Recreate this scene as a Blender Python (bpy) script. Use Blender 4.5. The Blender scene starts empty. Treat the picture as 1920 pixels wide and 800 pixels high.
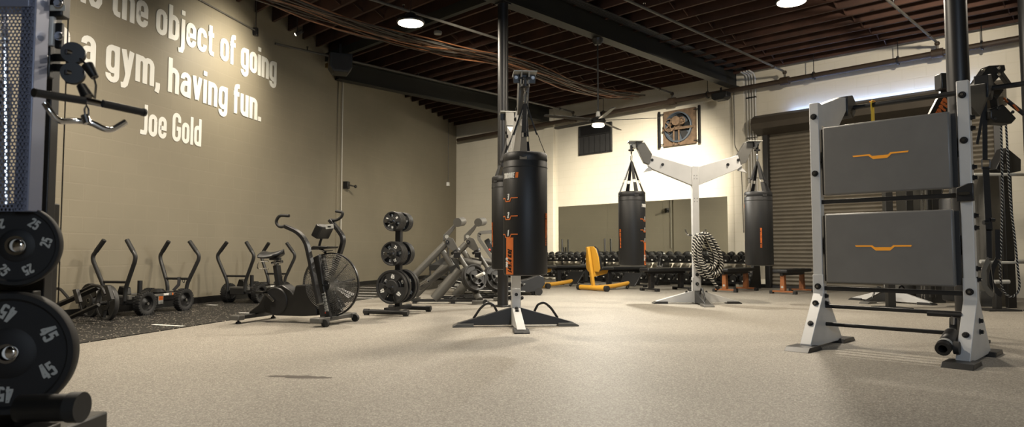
import bpy, math, random
from mathutils import Vector, Matrix
V = Vector; PI = math.pi
random.seed(4)
SC = bpy.context.scene; COL = SC.collection
def rad(d): return d * PI / 180
# ---------------------------------------------------------------- camera
F = 1250.0; CAMH = 0.8; PITCH = math.atan(70 / F)
cam = bpy.data.cameras.new('camera'); cam_o = bpy.data.objects.new('camera', cam); COL.objects.link(cam_o)
cam.sensor_width = 36.0; cam.lens = 36.0 * F / 1920; cam.clip_start = 0.05; cam.clip_end = 100
cam_o.location = (0, 0, CAMH); cam_o.rotation_euler = (PI / 2 + PITCH, 0, 0)
cam.dof.use_dof = True; cam.dof.focus_distance = 7.0; cam.dof.aperture_fstop = 3.0
SC.camera = cam_o
def ray(px, py):
    dx = (px - 960) / F; dz = (400 - py) / F; c, s = math.cos(PITCH), math.sin(PITCH)
    return V((dx, c - dz * s, s + dz * c))
def fl(px, py, z=0.0):
    d = ray(px, py); t = (z - CAMH) / d.z; return V((d.x * t, d.y * t, z))
def at(px, py, Y):
    d = ray(px, py); t = Y / d.y; return V((d.x * t, Y, CAMH + d.z * t))
def onwall(px, py, n, c):            # plane n.x*X+n.y*Y=c
    d = ray(px, py); t = c / (n[0] * d.x + n[1] * d.y); return V((d.x * t, d.y * t, CAMH + d.z * t))
# ---------------------------------------------------------------- materials
M = {}
def lin(c): return tuple((x / 12.92 if x <= .04045 else ((x + .055) / 1.055) ** 2.4) for x in c)
def mat(name, rgb, rough=.5, metal=0.0, emit=None, spec=.5, noise=0, nscale=8, bump=0, bscale=60, coat=0):
    m = bpy.data.materials.new(name); m.use_nodes = True; nt = m.node_tree; b = nt.nodes['Principled BSDF']
    col = lin(rgb) + (1,)
    b.inputs['Base Color'].default_value = col; b.inputs['Roughness'].default_value = rough; b.inputs['Metallic'].default_value = metal
    b.inputs['Specular IOR Level'].default_value = spec; b.inputs['Coat Weight'].default_value = coat
    if emit: b.inputs['Emission Color'].default_value = lin(emit[:3]) + (1,); b.inputs['Emission Strength'].default_value = emit[3]
    tc = nt.nodes.new('ShaderNodeTexCoord')
    if noise:
        n = nt.nodes.new('ShaderNodeTexNoise'); n.inputs['Scale'].default_value = nscale; n.inputs['Detail'].default_value = 6
        r = nt.nodes.new('ShaderNodeMapRange'); r.inputs[1].default_value = .3; r.inputs[2].default_value = .7
        r.inputs[3].default_value = 1 - noise; r.inputs[4].default_value = 1 + noise
        mx = nt.nodes.new('ShaderNodeVectorMath'); mx.operation = 'SCALE'; mx.inputs[0].default_value = col[:3]
        nt.links.new(tc.outputs['Object'], n.inputs['Vector']); nt.links.new(n.outputs['Fac'], r.inputs[0])
        nt.links.new(r.outputs[0], mx.inputs['Scale']); nt.links.new(mx.outputs[0], b.inputs['Base Color'])
    if bump:
        n2 = nt.nodes.new('ShaderNodeTexNoise'); n2.inputs['Scale'].default_value = bscale; n2.inputs['Detail'].default_value = 3
        bp = nt.nodes.new('ShaderNodeBump'); bp.inputs['Strength'].default_value = bump; bp.inputs['Distance'].default_value = .002
        nt.links.new(tc.outputs['Object'], n2.inputs['Vector']); nt.links.new(n2.outputs['Fac'], bp.inputs['Height']); nt.links.new(bp.outputs[0], b.inputs['Normal'])
    M[name] = m; return m
mat('black_metal', (.085, .085, .09), .42, .0, noise=.12)
mat('dark_metal', (.16, .16, .16), .4, .2, noise=.1)
mat('grey_metal', (.36, .355, .34), .45, .25, noise=.06)
mat('silver', (.73, .73, .725), .4, .12, noise=.04)
mat('steel', (.6, .6, .6), .22, 1.0)
mat('chrome', (.82, .82, .82), .12, 1.0)
mat('rubber', (.09, .09, .092), .62, noise=.15, nscale=20, bump=.15)
mat('plate_rubber', (.15, .15, .15), .5, noise=.1, nscale=15)
mat('plate_dark', (.035, .037, .045), .65, noise=.1, nscale=15)
mat('vinyl', (.075, .078, .085), .48, noise=.12, nscale=5, bump=.25, bscale=300)
mat('vinyl_grey', (.115, .112, .112), .5, noise=.1, nscale=5, bump=.25, bscale=300)
mat('pad', (.40, .395, .385), .42, noise=.06, nscale=6, bump=.15, bscale=200)
mat('pad_side', (.17, .17, .17), .55)
mat('webbing', (.075, .075, .08), .7, bump=.3, bscale=400)
mat('webbing_tan', (.42, .40, .36), .7, bump=.3, bscale=400)
mat('orange', (.80, .42, .18), .5)
mat('tan', (.42, .34, .18), .6)
mat('amber', (1.0, .66, .18), .5)
mat('bench_orange', (.53, .32, .17), .45)
mat('yellow', (.72, .53, .17), .42, noise=.04)
mat('strap_yellow', (.86, .72, .15), .6)
mat('white', (.85, .85, .83), .5)
mat('greywhite', (.62, .62, .6), .5)
mat('wood', (.225, .137, .095), .8, noise=.35, nscale=3, bump=.3, bscale=25)
mat('deck', (.10, .065, .05), .9, noise=.3, nscale=2)
mat('beam', (.095, .095, .075), .6, noise=.15, nscale=4)
mat('pipe', (.20, .155, .115), .6, noise=.25, nscale=6)
mat('pipe_grey', (.30, .29, .27), .5, noise=.15, nscale=6)
mat('cable', (.24, .19, .15), .35, noise=.4, nscale=9)
mat('shroud', (.46, .48, .55), .4, .3)
mat('copper_cable', (.50, .33, .22), .3, noise=.3, nscale=9)
mat('plastic', (.06, .06, .06), .4)
mat('shutter', (.40, .375, .33), .5, .15, noise=.12, nscale=3)
mat('shutter_box', (.24, .215, .18), .55, .1, noise=.12, nscale=3)
mat('rust', (.36, .29, .22), .75, noise=.35, nscale=14, bump=.3)
mat('bluegrey', (.25, .28, .31), .6)
mat('white_wall', (.80, .775, .71), .75, noise=.03, nscale=1.5)
mat('conduit', (.72, .71, .68), .45)
mat('rope', (.10, .095, .09), .8)
mat('glow', (1, .95, .85), .5, emit=(1, .93, .80, 14))
mat('glow_cool', (.8, .88, 1), .5, emit=(.62, .75, 1, 42))
mat('red', (.8, .25, .15), .5)
def brick(name, rgb, rgb2, mortar, rough, bump, sx=.405, sy=.203, ms=.012, wear=.0):
    m = bpy.data.materials.new(name); m.use_nodes = True; nt = m.node_tree; b = nt.nodes['Principled BSDF']; L = nt.links.new
    tc = nt.nodes.new('ShaderNodeTexCoord'); sp = nt.nodes.new('ShaderNodeSeparateXYZ'); cb = nt.nodes.new('ShaderNodeCombineXYZ')
    L(tc.outputs['Object'], sp.inputs[0]); L(sp.outputs[0], cb.inputs[0]); L(sp.outputs[2], cb.inputs[1])
    br = nt.nodes.new('ShaderNodeTexBrick'); L(cb.outputs[0], br.inputs['Vector'])
    br.inputs['Scale'].default_value = 1; br.inputs['Brick Width'].default_value = sx; br.inputs['Row Height'].default_value = sy
    br.inputs['Mortar Size'].default_value = ms; br.inputs['Mortar Smooth'].default_value = .6
    br.inputs['Color1'].default_value = lin(rgb) + (1,); br.inputs['Color2'].default_value = lin(rgb2) + (1,); br.inputs['Mortar'].default_value = lin(mortar) + (1,)
    n = nt.nodes.new('ShaderNodeTexNoise'); n.inputs['Scale'].default_value = 1.1; n.inputs['Detail'].default_value = 8; L(tc.outputs['Object'], n.inputs['Vector'])
    r = nt.nodes.new('ShaderNodeMapRange'); r.inputs[1].default_value = .3; r.inputs[2].default_value = .7; r.inputs[3].default_value = 1 - wear; r.inputs[4].default_value = 1 + wear
    L(n.outputs['Fac'], r.inputs[0]); mx = nt.nodes.new('ShaderNodeVectorMath'); mx.operation = 'SCALE'
    L(br.outputs['Color'], mx.inputs[0]); L(r.outputs[0], mx.inputs['Scale']); L(mx.outputs[0], b.inputs['Base Color'])
    b.inputs['Roughness'].default_value = rough
    # the paint fills most of the joints: modulate the joint depth with a broad noise
    n3 = nt.nodes.new('ShaderNodeTexNoise'); n3.inputs['Scale'].default_value = .7; n3.inputs['Detail'].default_value = 2; L(tc.outputs['Object'], n3.inputs['Vector'])
    mm = nt.nodes.new('ShaderNodeMapRange'); mm.inputs[1].default_value = .42; mm.inputs[2].default_value = .6; L(n3.outputs['Fac'], mm.inputs[0])
    ml = nt.nodes.new('ShaderNodeMath'); ml.operation = 'MULTIPLY'; L(br.outputs['Fac'], ml.inputs[0]); L(mm.outputs[0], ml.inputs[1])
    n2 = nt.nodes.new('ShaderNodeTexNoise'); n2.inputs['Scale'].default_value = 35; L(tc.outputs['Object'], n2.inputs['Vector'])
    ad = nt.nodes.new('ShaderNodeMath'); ad.operation = 'MULTIPLY_ADD'; L(n2.outputs['Fac'], ad.inputs[0]); ad.inputs[1].default_value = .25
    ng = nt.nodes.new('ShaderNodeMath'); ng.operation = 'MULTIPLY'; L(ml.outputs[0], ng.inputs[0]); ng.inputs[1].default_value = -1; L(ng.outputs[0], ad.inputs[2])
    bp = nt.nodes.new('ShaderNodeBump'); bp.inputs['Strength'].default_value = bump; bp.inputs['Distance'].default_value = .006
    L(ad.outputs[0], bp.inputs['Height']); L(bp.outputs[0], b.inputs['Normal'])
    M[name] = m
brick('left_wall', (.49, .463, .40), (.486, .46, .397), (.497, .470, .407), .6, .16, wear=.05)
brick('back_wall', (.80, .775, .71), (.797, .772, .706), (.785, .76, .69), .65, .2, wear=.04)
def floor_mat(name, base, fleck, dark, rough, scale, thr, spec=.4):
    m = bpy.data.materials.new(name); m.use_nodes = True; nt = m.node_tree; b = nt.nodes['Principled BSDF']; L = nt.links.new
    tc = nt.nodes.new('ShaderNodeTexCoord')
    def speck(sc, th, seedv):
        mp = nt.nodes.new('ShaderNodeMapping'); mp.inputs['Location'].default_value = (seedv, seedv * 2, 0); L(tc.outputs['Object'], mp.inputs[0])
        v = nt.nodes.new('ShaderNodeTexVoronoi'); v.inputs['Scale'].default_value = sc; L(mp.outputs[0], v.inputs['Vector'])
        wn = nt.nodes.new('ShaderNodeSeparateColor'); L(v.outputs['Color'], wn.inputs[0])
        g = nt.nodes.new('ShaderNodeMath'); g.operation = 'GREATER_THAN'; g.inputs[1].default_value = th; L(wn.outputs[0], g.inputs[0]); return g
    a = speck(scale, thr, 0); d = speck(scale * .8, .62, 5)
    n = nt.nodes.new('ShaderNodeTexNoise'); n.inputs['Scale'].default_value = .6; n.inputs['Detail'].default_value = 7; L(tc.outputs['Object'], n.inputs['Vector'])
    cr = nt.nodes.new('ShaderNodeMapRange'); cr.inputs[1].default_value = .3; cr.inputs[2].default_value = .7; cr.inputs[3].default_value = .92; cr.inputs[4].default_value = 1.08; L(n.outputs['Fac'], cr.inputs[0])
    m1 = nt.nodes.new('ShaderNodeMix'); m1.data_type = 'RGBA'; m1.inputs[6].default_value = lin(base) + (1,); m1.inputs[7].default_value = lin(dark) + (1,); L(d.outputs[0], m1.inputs[0])
    m2 = nt.nodes.new('ShaderNodeMix'); m2.data_type = 'RGBA'; m2.inputs[7].default_value = lin(fleck) + (1,); L(m1.outputs[2], m2.inputs[6]); L(a.outputs[0], m2.inputs[0])
    sc_ = nt.nodes.new('ShaderNodeVectorMath'); sc_.operation = 'SCALE'; L(m2.outputs[2], sc_.inputs[0]); L(cr.outputs[0], sc_.inputs['Scale']); L(sc_.outputs[0], b.inputs['Base Color'])
    n2 = nt.nodes.new('ShaderNodeTexNoise'); n2.inputs['Scale'].default_value = 160; L(tc.outputs['Object'], n2.inputs['Vector'])
    bp = nt.nodes.new('ShaderNodeBump'); bp.inputs['Strength'].default_value = .3; bp.inputs['Distance'].default_value = .002; L(n2.outputs['Fac'], bp.inputs['Height']); L(bp.outputs[0], b.inputs['Normal'])
    b.inputs['Roughness'].default_value = rough; b.inputs['Specular IOR Level'].default_value = spec
    M[name] = m
floor_mat('floor', (.52, .50, .465), (.64, .62, .58), (.45, .43, .40), .55, 170, .76)
floor_mat('mat_black', (.13, .125, .12), (.75, .72, .66), (.10, .10, .095), .55, 85, .965)
# ---------------------------------------------------------------- mesh builder
def frame(d, up=V((0, 0, 1))):
    d = d.normalized()
    if abs(d.dot(up)) > .995: up = V((0, 1, 0))
    x = up.cross(d).normalized(); y = d.cross(x); return x, y, d
def fillet(pts, r, n=5):
    pts = [V(p) for p in pts]; out = [pts[0]]
    for a, b, c in zip(pts, pts[1:], pts[2:]):
        d1 = a - b; d2 = c - b; k = min(r, d1.length * .49, d2.length * .49)
        p = b + d1.normalized() * k; q = b + d2.normalized() * k
        for i in range(n + 1):
            t = i / n; out.append((1 - t) ** 2 * p + 2 * t * (1 - t) * b + t * t * q)
    out.append(pts[-1]); return out
class MB:
    def __init__(s): s.v = []; s.f = []
    def add(s, vs, fs):
        o = len(s.v); s.v += [tuple(v) for v in vs]; s.f += [tuple(i + o for i in f) for f in fs]; return s
    def box(s, c, size, R=None):
        c = V(c); h = V(size) / 2; vs = []
        for x in (-1, 1):
            for y in (-1, 1):
                for z in (-1, 1):
                    p = V((x * h.x, y * h.y, z * h.z)); vs.append(c + (R @ p if R else p))
        return s.add(vs, [(0, 1, 3, 2), (4, 6, 7, 5), (0, 4, 5, 1), (2, 3, 7, 6), (0, 2, 6, 4), (1, 5, 7, 3)])
    def bar(s, p, q, w, h, up=V((0, 0, 1))):
        p, q = V(p), V(q); x, y, d = frame(q - p, up); R = Matrix((x, y, d)).transposed()
        return s.box((p + q) / 2, (w, h, (q - p).length), R)
    def cyl(s, p, q, r, n=16, r2=None):
        p, q = V(p), V(q); x, y, d = frame(q - p); r2 = r if r2 is None else r2; vs = []
        for c, rr in ((p, r), (q, r2)):
            for i in range(n):
                a = 2 * PI * i / n; vs.append(c + rr * (math.cos(a) * x + math.sin(a) * y))
        fs = [(i, (i + 1) % n, n + (i + 1) % n, n + i) for i in range(n)]
        return s.add(vs, fs + [tuple(range(n - 1, -1, -1)), tuple(range(n, 2 * n))])
    def tube(s, pts, r, n=10, fil=0, closed=False, prof=None, up=None):
        pts = fillet(pts, fil) if fil else [V(p) for p in pts]; m = len(pts); T = []
        for i in range(m):
            a = pts[i - 1] if (i or closed) else pts[i]; b = pts[(i + 1) % m] if (i < m - 1 or closed) else pts[i]; T.append((b - a).normalized())
        x, y, _ = frame(T[0], up if up is not None else V((0, 0, 1))); vs = []
        for i in range(m):
            if i:
                q = T[i - 1].rotation_difference(T[i]); x = q @ x; y = q @ y
            for k in range(n if not prof else len(prof)):
                if prof: u, w = prof[k]
                else: a = 2 * PI * k / n; rr = r[i] if isinstance(r, (list, tuple)) else r; u, w = rr * math.cos(a), rr * math.sin(a)
                vs.append(pts[i] + u * x + w * y)
        if prof: n = len(prof)
        fs = []
        for i in range(m if closed else m - 1):
            j = (i + 1) % m
            for k in range(n): fs.append((i * n + k, i * n + (k + 1) % n, j * n + (k + 1) % n, j * n + k))
        if not closed: fs += [tuple(range(n - 1, -1, -1)), tuple((m - 1) * n + k for k in range(n))]
        return s.add(vs, fs)
    def prism(s, poly, o, ux, uy, t):
        o, ux, uy = V(o), V(ux).normalized(), V(uy).normalized(); nn = ux.cross(uy).normalized(); n = len(poly)
        a = sum(poly[i][0] * poly[(i + 1) % n][1] - poly[(i + 1) % n][0] * poly[i][1] for i in range(n))
        if a < 0: poly = poly[::-1]
        vs = [o + p[0] * ux + p[1] * uy - nn * t / 2 for p in poly] + [o + p[0] * ux + p[1] * uy + nn * t / 2 for p in poly]
        return s.add(vs, [tuple(range(n - 1, -1, -1)), tuple(range(n, 2 * n))] + [(i, (i + 1) % n, n + (i + 1) % n, n + i) for i in range(n)])
    def lathe(s, prof, o, ax, n=32, closed=False):
        o = V(o); x, y, d = frame(V(ax)); vs = []; m = len(prof)
        for r, h in prof:
            for i in range(n): a = 2 * PI * i / n; vs.append(o + d * h + max(r, 1e-4) * (math.cos(a) * x + math.sin(a) * y))
        fs = []
        for j in range(m if closed else m - 1):
            k = (j + 1) % m
            for i in range(n): fs.append((j * n + i, j * n + (i + 1) % n, k * n + (i + 1) % n, k * n + i))
        if not closed: fs += [tuple(range(n - 1, -1, -1)), tuple((m - 1) * n + i for i in range(n))]
        return s.add(vs, fs)
    def sphere(s, c, r, n=12, sc=(1, 1, 1)):
        c = V(c); vs = []; fs = []; m = n // 2
        for j in range(m + 1):
            ph = PI * j / m
            for i in range(n): a = 2 * PI * i / n; vs.append(c + V((r * sc[0] * math.sin(ph) * math.cos(a), r * sc[1] * math.sin(ph) * math.sin(a), r * sc[2] * math.cos(ph))))
        for j in range(m):
            for i in range(n): fs.append((j * n + i, (j + 1) * n + i, (j + 1) * n + (i + 1) % n, j * n + (i + 1) % n))
        return s.add(vs, fs)
    def build(s, name, m, parent=None, bevel=0, ang=35, loc=None, rotz=0):
        me = bpy.data.meshes.new(name); me.from_pydata(s.v, [], s.f); me.update(); me.materials.append(M[m])
        import bmesh
        b = bmesh.new(); b.from_mesh(me); bmesh.ops.recalc_face_normals(b, faces=b.faces[:]); b.to_mesh(me); b.free()
        me.polygons.foreach_set('use_smooth', [True] * len(me.polygons)); me.set_sharp_from_angle(angle=rad(ang))
        o = bpy.data.objects.new(name, me); COL.objects.link(o)
        if parent: o.parent = parent
        if loc is not None: o.location = loc
        if rotz: o.rotation_euler.z = rotz
        if bevel:
            bm = o.modifiers.new('bevel', 'BEVEL'); bm.width = bevel; bm.segments = 2; bm.limit_method = 'ANGLE'; bm.angle_limit = rad(40); bm.harden_normals = False
        return o
def tag(o, label, cat, group=None, kind=None):
    o['label'] = label; o['category'] = cat
    if group: o['group'] = group
    if kind: o['kind'] = kind
    return o
def thing(name, label, cat, loc=(0, 0, 0), rotz=0, group=None):
    o = bpy.data.objects.new(name, None); COL.objects.link(o); o.location = loc; o.rotation_euler = (0, 0, rotz); o.empty_display_size = .1
    return tag(o, label, cat, group)
def struct(o): o['kind'] = 'structure'; return o
KIDS = {}
def copy_tree(o, parent=None):
    c = o.copy(); COL.objects.link(c)
    if parent: c.parent = parent
    for ch in [x for x in COL.objects if x.parent == o]: copy_tree(ch, c)
    return c
def dup(o, loc, rotz, label, group=None):
    c = copy_tree(o); c.location = loc; c.rotation_euler = (o.rotation_euler[0], o.rotation_euler[1], rotz); c['label'] = label
    if group: c['group'] = group
    return c
# ---------------------------------------------------------------- lettering drawn as strokes
def arc(cx, cy, rx, ry, a0, a1, n=7):
    return [(cx + rx * math.cos(rad(a0 + (a1 - a0) * i / n)), cy + ry * math.sin(rad(a0 + (a1 - a0) * i / n))) for i in range(n + 1)]
XH = .74
def glyphs(t):
    h = t / 2; w = .40; l = h; r_ = w - h; rr = (w - t) / 2; c = w / 2; T = XH - h - rr; B = h + rr; G = {}
    def stad(top, x0=l, x1=r_): q = (x1 - x0) / 2; m = (x0 + x1) / 2; return arc(m, top - h - q, q, q, 0, 180) + arc(m, h + q, q, q, 180, 360) + [(x1, top - h - q)]
    G['o'] = (w, [stad(XH)]); G['c'] = (w, [[(r_, XH * .66), (r_, T)] + arc(c, T, rr, rr, 0, 180) + arc(c, B, rr, rr, 180, 360) + [(r_, XH * .34)]])
    G['e'] = (w, [[(l, XH * .48), (r_, XH * .48), (r_, T)] + arc(c, T, rr, rr, 0, 180) + arc(c, B, rr, rr, 180, 360) + [(r_, XH * .30)]])
    G['b'] = (w, [stad(XH), [(l, 0), (l, 1)]]); G['d'] = (w, [stad(XH), [(r_, 0), (r_, 1)]])
    G['g'] = (w, [stad(XH), [(r_, XH), (r_, -.04)] + arc(c, -.04, rr, rr, 0, -180) + [(l, -.02)]])
    G['a'] = (w, [[(l, XH * .70), (l, T)] + arc(c, T, rr, rr, 180, 0) + [(r_, 0)], [(r_, XH * .58), (c, XH * .56)] + arc(c, XH * .34, rr, XH * .22, 90, 180) + arc(c, B * .9, rr, rr * .8, 180, 270) + [(r_, h * 1.6)]])
    G['n'] = (w, [[(l, 0), (l, XH)], [(l, T)] + arc(c, T, rr, rr, 180, 0) + [(r_, 0)]]); G['h'] = (w, [[(l, 0), (l, 1)], [(l, T)] + arc(c, T, rr, rr, 180, 0) + [(r_, 0)]])
    q = rr * .92; G['m'] = (t + 4 * q, [[(l, 0), (l, XH)], [(l, T)] + arc(l + q, T, q, rr, 180, 0) + [(l + 2 * q, 0)], [(l + 2 * q, T)] + arc(l + 3 * q, T, q, rr, 180, 0) + [(l + 4 * q, 0)]])
    G['u'] = (w, [[(r_, 0), (r_, XH)], [(l, XH), (l, B)] + arc(c, B, rr, rr, 180, 360) + [(r_, B)]])
    G['i'] = (t, [[(h, 0), (h, XH)], [(h, .86), (h, 1)]]); G['l'] = (t, [[(h, 0), (h, 1)]])
    G['j'] = (t * 1.2, [[(t * .7, XH), (t * .7, -.10), (t * .4, -.2), (-t * .5, -.22)], [(t * .7, .86), (t * .7, 1)]])
    G['f'] = (.27, [[(.10, 0), (.10, .82), (.13, .9), (.19, 1 - h), (.27, 1 - h)], [(0, XH - h), (.26, XH - h)]])
    G['t'] = (.27, [[(.11, .95), (.11, .16), (.14, .09), (.19, h), (.27, h)], [(0, XH - h), (.26, XH - h)]])
    G['v'] = (.38, [[(h * .9, XH), (.19, .03)], [(.38 - h * .9, XH), (.19, .03)]])
    G['y'] = (.38, [[(h * .9, XH), (.20, .10)], [(.38 - h * .9, XH), (.19, .03), (.14, -.16), (.09, -.21), (.0, -.22)]])
    G['s'] = (w, [[(r_, XH * .68), (r_, T), (c + rr * .5, XH - h), (c - rr * .5, XH - h), (l, T), (l, XH * .6), (c, XH * .5), (r_, XH * .38), (r_, B * .95), (c + rr * .5, h), (c - rr * .5, h), (l, B * .95), (l, XH * .3)]])
    G['.'] = (t, [[(h, 0), (h, t * 1.05)]]); G[','] = (t, [[(h, t), (h, 0), (h * .5, -t * .9)]]); G["'"] = (t, [[(h, .8), (h, 1)]]); G[' '] = (.17, [])
    W = .44; L_, R_ = h, W - h; RR = (W - t) / 2; C = W / 2
    def big(): return arc(C, 1 - h - RR, RR, RR, 0, 180) + arc(C, h + RR, RR, RR, 180, 360) + [(R_, 1 - h - RR)]
    G['O'] = G['0'] = (W, [big()]); G['Q'] = (W, [big(), [(C, .3), (R_ + .02, -.02)]])
    G['G'] = (W, [[(R_, .68), (R_, 1 - h - RR)] + arc(C, 1 - h - RR, RR, RR, 0, 180) + arc(C, h + RR, RR, RR, 180, 360) + [(R_, .46), (C, .46)]])
    G['C'] = (W, [[(R_, .68), (R_, 1 - h - RR)] + arc(C, 1 - h - RR, RR, RR, 0, 180) + arc(C, h + RR, RR, RR, 180, 360) + [(R_, .32)]])
    G['J'] = (.32, [[(.32 - h, 1), (.32 - h, .18), (.22, h + .01), (.10, h), (0, h + .01)]])
    G['T'] = (.42, [[(.21, 0), (.21, 1)], [(0, 1 - h), (.42, 1 - h)]]); G['I'] = (t, [[(h, 0), (h, 1)]]); G['L'] = (.36, [[(h, 1), (h, h), (.36, h)]])
    G['E'] = (.38, [[(.38, 1 - h), (h, 1 - h), (h, h), (.38, h)], [(h, .52), (.35, .52)]]); G['F'] = (.38, [[(.38, 1 - h), (h, 1 - h), (h, 0)], [(h, .5), (.35, .5)]])
    P = [(L_, 1 - h), (C, 1 - h)] + arc(C, .74, RR, .26 - h, 90, -90) + [(L_, .48)]
    G['P'] = (W, [[(L_, 0), (L_, 1)], P]); G['R'] = (W, [[(L_, 0), (L_, 1)], P, [(C * .9, .48), (R_, 0)]])
    G['B'] = (W, [[(L_, 0), (L_, 1)], P, [(C, .5)] + arc(C, .25 + h / 2, RR, .25 - h / 2, 90, -90) + [(L_, h)]])
    G['D'] = (W, [[(L_, 0), (L_, 1)], [(L_, 1 - h), (C * .9, 1 - h)] + arc(C, 1 - h - RR, RR, RR, 80, 0) + arc(C, h + RR, RR, RR, 0, -80) + [(L_, h)]])
    G['U'] = (W, [[(L_, 1), (L_, h + RR)] + arc(C, h + RR, RR, RR, 180, 360) + [(R_, 1)]]); G['N'] = (W, [[(L_, 0), (L_, 1)], [(L_, .97), (R_, .03)], [(R_, 0), (R_, 1)]])
    G['M'] = (.56, [[(L_, 0), (L_, 1)], [(L_, .95), (.28, .3), (.56 - h, .95)], [(.56 - h, 0), (.56 - h, 1)]]); G['W'] = (.62, [[(h, 1), (.18, .03), (.31, .7), (.44, .03), (.62 - h, 1)]])
    G['A'] = (W, [[(h * .8, 0), (C, .97), (W - h * .8, 0)], [(.1, .28), (W - .1, .28)]]); G['H'] = (W, [[(L_, 0), (L_, 1)], [(R_, 0), (R_, 1)], [(L_, .5), (R_, .5)]])
    G['K'] = (W, [[(L_, 0), (L_, 1)], [(R_ + .01, 1), (L_, .45)], [(C * .8, .55), (R_ + .02, 0)]])
    S = [(R_, .74), (R_, .86), (C + .08, 1 - h), (C - .08, 1 - h), (L_, .86), (L_, .66), (C, .52), (R_, .38), (R_, .14), (C + .08, h), (C - .08, h), (L_, .14), (L_, .26)]
    G['S'] = (W, [S]); G['1'] = (.26, [[(0, .8), (.26 - h, 1 - h), (.26 - h, 0)]]); G['2'] = (W, [[(L_, .74), (L_, .86), (C - .08, 1 - h), (C + .08, 1 - h), (R_, .86), (R_, .62), (L_, h + .03), (L_, h), (W, h)]])
    G['3'] = (W, [[(L_, .8), (L_, .86), (C - .08, 1 - h), (C + .08, 1 - h), (R_, .86), (R_, .6), (C, .52), (R_, .44), (R_, .14), (C + .08, h), (C - .08, h), (L_, .14), (L_, .2)]])
    G['4'] = (W, [[(.32, 0), (.32, 1), (.27, 1), (L_, .3), (L_, .24), (W, .24)]]); G['5'] = (W, [[(R_ + .03, 1 - h), (L_, 1 - h), (L_, .55), (C + .06, .6), (R_, .5), (R_, .14), (C + .08, h), (C - .08, h), (L_, .14), (L_, .22)]])
    G['6'] = (W, [big()]); G['8'] = (W, [big(), [(L_, .5), (R_, .5)]]); G['7'] = (W, [[(0, 1 - h), (R_, 1 - h), (.16, 0)]])
    G['('] = (.2, [[(.2 - h, 1.05), (h, .8), (h, .15), (.2 - h, -.1)]]); G[')'] = (.2, [[(h, 1.05), (.2 - h, .8), (.2 - h, .15), (h, -.1)]])
    return G
GL = {}
def text_width(txt, t, gap): G = GL.setdefault(t, glyphs(t)); return sum(G[c][0] + gap for c in txt) - gap
def text(mb, txt, fn, size=1, sx=1, t=.13, gap=.055, shear=0, depth=.004, center=False):
    """fn(u, v, d) gives the point; u runs along the line of writing, v is up, d is out of the surface"""
    G = GL.setdefault(t, glyphs(t)); x = -text_width(txt, t, gap) / 2 if center else 0
    for ch in txt:
        gw, strokes = G[ch]
        for st in strokes:
            depth += 2.5e-4
            pts = [V((p[0], p[1])) for p in st]; ps = [pts[0]]
            for p in pts[1:]:
                if (p - ps[-1]).length > 1e-4: ps.append(p)
            m = len(ps); vs = []
            for i in range(m):
                d0 = (ps[i] - ps[i - 1]).normalized() if i else None; d1 = (ps[i + 1] - ps[i]).normalized() if i < m - 1 else None
                if d0 is None: d0 = d1
                if d1 is None: d1 = d0
                nn = V((-d0.y - d1.y, d0.x + d1.x)); nn = nn.normalized() if nn.length > 1e-6 else V((-d0.y, d0.x))
                k = t / 2 / max(.5, nn.dot(V((-d0.y, d0.x))))
                for sgn in (1, -1):
                    p = ps[i] + nn * k * sgn; u = (x + p.x + shear * p.y) * size * sx; v = p.y * size
                    vs.append(fn(u, v, depth)); vs.append(fn(u, v, 0))
            fs = []
            for i in range(m - 1):
                a = 4 * i; b = a + 4; fs += [(a, a + 2, b + 2, b), (a, b, b + 1, a + 1), (a + 2, a + 3, b + 3, b + 2)]
            fs += [(0, 1, 3, 2), (4 * m - 4, 4 * m - 2, 4 * m - 1, 4 * m - 3)]
            mb.add(vs, fs)
        x += gw + gap
    return mb
def planar(o, ux, uy):
    o, ux, uy = V(o), V(ux).normalized(), V(uy).normalized(); n = ux.cross(uy)
    return lambda u, v, d: o + ux * u + uy * v + n * d
EXPO = 0.2
# ================================================================ the room
R2 = math.sqrt(2)
mat('streak', (.27, .24, .21), .7)
LW = (1.0, -.25); LC = -7.315                       # left wall: X - .25 Y = LC
BC = 20.06                                          # back wall: X + Y = BC
CORNER = V((-1.842, 21.902, 0))
DL = V((.25, 1, 0)).normalized(); NL = V((1, -.25, 0)).normalized()       # along / into the room
DB = V((1, -1, 0)).normalized(); NB = V((-1, -1, 0)).normalized()
def lw(px, py): return onwall(px, py, LW, LC)
def bw(s, z, out=0): return CORNER + DB * s + NB * out + V((0, 0, z))
def bs(px, out=0):                                  # distance along the back wall (or a line out m in front of it) under a pixel column
    d = ray(px, 470); t = (BC - out * R2) / (d.x + d.y); return (d.x * t + out / R2 - CORNER.x) * R2
def zc(x): return 4.85 - .02 * x
def leftx(y): return LC + .25 * y
struct(MB().add([(-14, -8, 0), (16, -8, 0), (16, 24, 0), (-14, 24, 0), (-14, -8, -.2), (16, -8, -.2), (16, 24, -.2), (-14, 24, -.2)],
    [(0, 1, 2, 3), (7, 6, 5, 4), (0, 4, 5, 1), (1, 5, 6, 2), (2, 6, 7, 3), (3, 7, 4, 0)]).build('floor', 'floor'))
# left wall: local x runs along the wall away from the camera, y out of the room
LO = V((leftx(-4), -4, 0)); LLEN = (CORNER - LO).length
struct(MB().box((LLEN / 2, .1, 2.75), (LLEN + .3, .2, 5.5)).build('wall_left', 'left_wall', loc=LO, rotz=math.atan2(1, .25)))
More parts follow.
